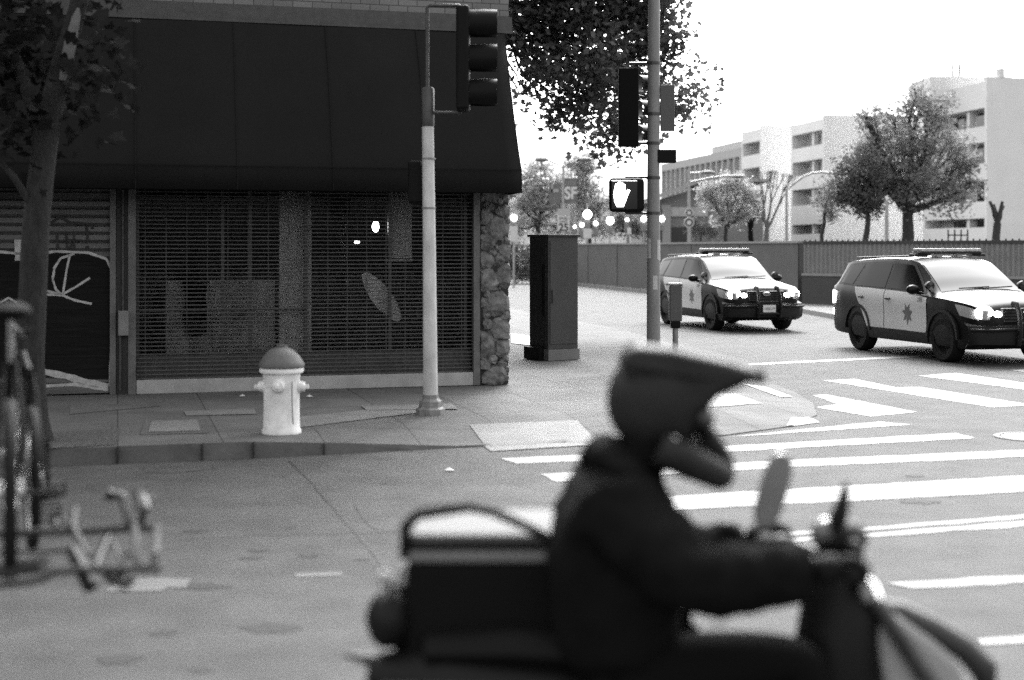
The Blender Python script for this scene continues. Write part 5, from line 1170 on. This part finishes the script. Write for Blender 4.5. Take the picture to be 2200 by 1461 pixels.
bpart('side_pouch', M['black'], lambda mb: mb.b2((XL - .04, yc - .12, zb_ + .02), (XL + .01, yc + .12, zt_ - .08)), bevel=.02)
bpart('press_stud', M['chrome'], lambda mb: mb.ball((Q(935, 0).x, yc - .205, Q(0, 1397).z), .012, 10), smooth=True)

# rider ---------------------------------------------------------------
rp = Q(1330, 1450); rid = thing('person', 'person in black jacket and peaked off road helmet riding the moped', 'person', (rp.x, YR, 0))
ro = Vector((rp.x, YR, 0)); q = lambda px, py, dy=0: Q(px, py, dy) - ro
pel = q(1335, 1440); sp1 = q(1315, 1290); ch = q(1320, 1130); nk0 = q(1365, 1010); nk = q(1395, 960); hd0 = q(1410, 900); hd1 = q(1420, 820)
shL, shR = q(1350, 1065, -.19), q(1350, 1065, .19)
elR = q(1440, 1230, -.29); wrR = q(1745, 1232, -.36); elL = q(1470, 1190, .30); wrL = q(1620, 1160, .33)
hpR, hpL = q(1350, 1455, -.12), q(1350, 1455, .12); knR, knL = q(1740, 1420, -.19), q(1740, 1430, .19)
anR, anL = q(1700, 1700, -.2), q(1700, 1700, .2); toR, toL = q(1800, 1730, -.2), q(1800, 1730, .2)
V = [pel, sp1, ch, nk0, nk, hd0, hd1, shL, elR, wrR, shR, elL, wrL, hpR, knR, anR, toR, hpL, knL, anL, toL]
E = [(0, 1), (1, 2), (2, 3), (3, 4), (4, 5), (5, 6), (2, 7), (7, 8), (8, 9), (2, 10), (10, 11), (11, 12), (0, 13), (13, 14), (14, 15), (15, 16), (0, 17), (17, 18), (18, 19), (19, 20)]
r_ = [.13, .12, .13, .07, .055, .07, .085, .055, .042, .03, .055, .042, .03, .08, .055, .04, .03, .08, .055, .04, .03]
skin('body', V, E, r_, M['trouser'], rid)
# jacket
Vj = [q(1338, 1460), q(1312, 1290), q(1306, 1150), q(1315, 1045), q(1368, 966), q(1345, 1078, -.17), q(1405, 1200, -.26), q(1500, 1255, -.30), q(1620, 1245, -.33), q(1752, 1232, -.36), q(1345, 1078, .17), q(1430, 1170, .27), q(1500, 1190, .30), q(1600, 1165, .33)]
Ej = [(0, 1), (1, 2), (2, 3), (3, 4), (2, 5), (5, 6), (6, 7), (7, 8), (8, 9), (2, 10), (10, 11), (11, 12), (12, 13)]
rj = [(.25, .2), (.27, .22), (.29, .21), (.265, .18), (.15, .13), .13, .12, .105, .088, .074, .13, .10, .085, .06]
jk = skin('jacket', Vj, Ej, rj, M['cloth'], rid, sub=3)
from mathutils import noise as mn
for v_ in jk.data.vertices:               # folds in the cloth
    c_ = v_.co; v_.co = c_ + v_.normal * (.030 * abs(mn.noise(Vector((c_.x * 5, c_.y * 4, c_.z * 11)))) + .012 * mn.noise(c_ * 22) + .012 * mn.noise(Vector((c_.x * 16, c_.y * 4, c_.z * 4))))
mb = MB(ro); mb.lathe([(.075, -.03), (.095, -.01), (.09, .05), (.075, .06)], Q(1392, 975), 18, 'Z', M=Matrix.Rotation(R(18), 3, 'Y')); mb.build('collar', M['cloth'], rid, smooth=True)
Vt = [q(1350, 1460), q(1380, 1450, -.12), q(1560, 1425, -.165), q(1735, 1418, -.19), q(1720, 1560, -.2), q(1700, 1690, -.2), q(1380, 1450, .12), q(1560, 1425, .165), q(1735, 1425, .19), q(1720, 1560, .2), q(1700, 1690, .2)]
skin('trousers', Vt, [(0, 1), (1, 2), (2, 3), (3, 4), (4, 5), (0, 6), (6, 7), (7, 8), (8, 9), (9, 10)], [.16, .12, .098, .082, .065, .055, .12, .098, .082, .065, .055], M['trouser'], rid)
for sg in (-1, 1):
    mb = MB(ro); mb.tube([Q(1700, 1700, sg * .2), Q(1705, 1735, sg * .2), Q(1800, 1760, sg * .2), Q(1840, 1765, sg * .2)], [.055, .06, .05, .03], 12); mb.build('boot', M['black'], rid, smooth=True)
# gloved hands: palm, four curled fingers, thumb
def glove(w0, cen, ax, sg):
    """w0 wrist, cen grip centre, ax unit vector along the grip towards the bar end"""
    cen = Vector(cen); w0 = Vector(w0); ax = Vector(ax).normalized(); fw = (cen - w0).normalized(); fw = (fw - ax * fw.dot(ax)).normalized(); up = ax.cross(fw).normalized(); up = up if up.z > 0 else -up
    V = [w0, w0.lerp(cen, .45) + up * .012, cen - fw * .022 + up * .028]; E = [(0, 1), (1, 2)]; r = [.048, (.055, .042), (.056, .036)]
    skin('glove', V, E, r, M['glove'], rid, sub=2)
    for i in range(4):
        o = ax * (.034 - .023 * i); Ln = (1.0, 1.08, 1.0, .85)[3 - i]; kn = cen + o + up * .034 - fw * .008
        pts = [kn - fw * .02, kn + fw * .012 * Ln, cen + o + fw * .036 * Ln + up * .012, cen + o + fw * .03 * Ln - up * .018, cen + o + fw * .006 - up * .031]
        skin('glove_finger', pts, [(0, 1), (1, 2), (2, 3), (3, 4)], [.0155, .0155, .0145, .013, .011], M['glove'], rid, sub=1)
    tb = cen - ax * .045 - fw * .03
    skin('glove_thumb', [tb, tb + fw * .025 - up * .005, tb + fw * .05 - up * .022 + ax * .01], [(0, 1), (1, 2)], [.015, .013, .010], M['glove'], rid, sub=1)
gr_ax = (Q(1836, 1233, -.42) - Q(1828, 1227, -.29)).normalized()
glove(q(1745, 1234, -.36), (Q(1832, 1230, -.36) - ro), gr_ax, -1)
gl_ax = (Q(1658, 1149, .38) - Q(1680, 1156, .26)).normalized()
glove(q(1608, 1165, .33), (Q(1668, 1153, .33) - ro), gl_ax, 1)
# helmet: shell, chin guard, peak, stud
Mh = Matrix.Rotation(R(14), 3, 'Y')
hc = Q(1415, 858); mb = MB(ro)
nU, nV = 28, 18; vs = []
for i in range(nV + 1):
    th = math.pi * i / nV
    for k in range(nU):
        a = 2 * math.pi * k / nU; p = Vector((.152 * math.sin(th) * math.cos(a), .128 * math.sin(th) * math.sin(a), .16 * math.cos(th)))
        vs.append(Mh @ p + hc)
fs = []
for i in range(nV):
    for k in range(nU):
        th = (i + .5) / nV; a = 2 * math.pi * (k + .5) / nU; front = math.cos(a)
        if front > .72 and .42 < th < .68: continue       # eye opening
        if th > .86: continue
        a_ = i * nU + k; b_ = i * nU + (k + 1) % nU; fs.append((a_, a_ + nU, b_ + nU, b_))
mb.add(vs, fs); hel = mb.build('helmet', M['helmet'], rid, smooth=True); s_ = hel.modifiers.new('s', 'SOLIDIFY'); s_.thickness = .012
mb = MB(ro); pts = []
for i in range(13):
    a = R(-100 + 200 * i / 12); pts.append(hc + Mh @ Vector((.03 + .20 * math.cos(a) if abs(a) < 1.5 else .03 + .05 * math.cos(a), .125 * math.sin(a) * (1 if abs(a) > .9 else .9), -.125 - .045 * max(0, math.cos(a)))))
mb.tube(pts, [.045, .045, .045, .042, .04, .04, .042, .04, .04, .042, .045, .045, .045], 12, flat=1.1); mb.build('chin_guard', M['helmet'], hel, smooth=True)
mb = MB(ro); mb.tube([Q(1505, 940), Q(1535, 985), Q(1555, 1015), Q(1560, 1030)], [.05, .052, .04, .02], 12); mb.build('chin_vent', M['black'], hel, smooth=True)
mb = MB(ro); vs = []
for i in range(9):
    t_ = i / 8; px = 1350 + 285 * t_; py = 745 + 50 * t_ + 6 * math.sin(t_ * 3); c = Q(px, py); wd = .115 - .045 * t_ ** 2; 
    for j in range(7): a = -1 + 2 * j / 6; vs.append((c.x, c.y + a * wd, c.z - .055 * abs(a) ** 2.2 * (1 - .4 * t_)))
mb.add(vs, [(i * 7 + j, i * 7 + j + 1, (i + 1) * 7 + j + 1, (i + 1) * 7 + j) for i in range(8) for j in range(6)]); pk = mb.build('helmet_peak', M['helmet'], hel, smooth=True); s_ = pk.modifiers.new('s', 'SOLIDIFY'); s_.thickness = .014
mb = MB(ro); mb.prism([(Q(x_, 0).x, Q(0, y_).z) for x_, y_ in ((1328, 775), (1350, 738), (1440, 746), (1560, 774), (1632, 797), (1585, 826), (1535, 848), (1503, 885), (1420, 885), (1350, 830))], YR - .10, YR + .10); mb.build('peak_side', M['helmet'], hel, bevel=.035, seg=4)
mb = MB(ro); mb.ball(hc + Mh @ Vector((.13, 0, -.02)), .085, 16, (.5, 1.1, .7)); mb.build('goggle_lens', M['glass_dark'], hel, smooth=True)
mb = MB(ro); mb.ball(Q(1448, 945, -.125), .014, 10); mb.build('strap_stud', M['chrome'], hel, smooth=True)

# joints in the kerb and one overhead wire
kj = MB()
for px in (262, 445, 548, 700):
    for i in range(len(outer) - 1):
        a, b_ = Vector(outer[i]), Vector(outer[i + 1]); ka, kb2 = a.x / a.y, b_.x / b_.y; kk = (px - 1100) / F
        if ka <= kk < kb2:
            t_ = 0
            for q_ in range(40):
                p_ = a.lerp(b_, q_ / 40)
                if p_.x / p_.y <= kk: t_ = q_ / 40
            p_ = a.lerp(b_, t_); kj.b2((p_.x - .006, p_.y - .05, 0), (p_.x + .006, p_.y + .01, p_.z + .001))
tag(kj.build('kerb_joint', M['tar']), kind='structure')
wr = MB(); wr.tube([P(1000 + 45 * i, 268 + 7 * math.sin(math.pi * i / 9), 44) for i in range(10)], .018, 5)
tag(wr.build('overhead_wire', M['dark_steel']), 'thin overhead wire crossing the sky right of the awning', 'wire')
# litter on the ground
for i, (px, py, lb) in enumerate([(520, 852, 'small white scrap on the pavement left of the hydrant cap'), (665, 853, 'small white scrap on the pavement right of the hydrant'), (965, 1012, 'tiny pale scrap on the road below the signal pole'), (312, 988, 'crumpled leaf litter in the gutter below the utility hatch'), (512, 980, 'pale scrap in the gutter left of the hydrant')]):
    zz_ = .155 if py < 900 else .004; c = G(px, py, zz_); mb = MB(c); n = 9
    rr = [random.uniform(.6, 1.2) for _ in range(n)]
    mb.add([(c.x, c.y, c.z + .03)] + [(c.x + .04 * rr[k] * math.cos(2 * math.pi * k / n), c.y + .04 * rr[k] * math.sin(2 * math.pi * k / n), c.z + random.uniform(0, .012)) for k in range(n)], [(0, k + 1, (k + 1) % n + 1) for k in range(n)])
    o = mb.build('litter', M['sign_white'] if i != 3 else M['pale_concrete']); o.location = c; tag(o, lb, 'litter', 'scraps of litter on the ground')
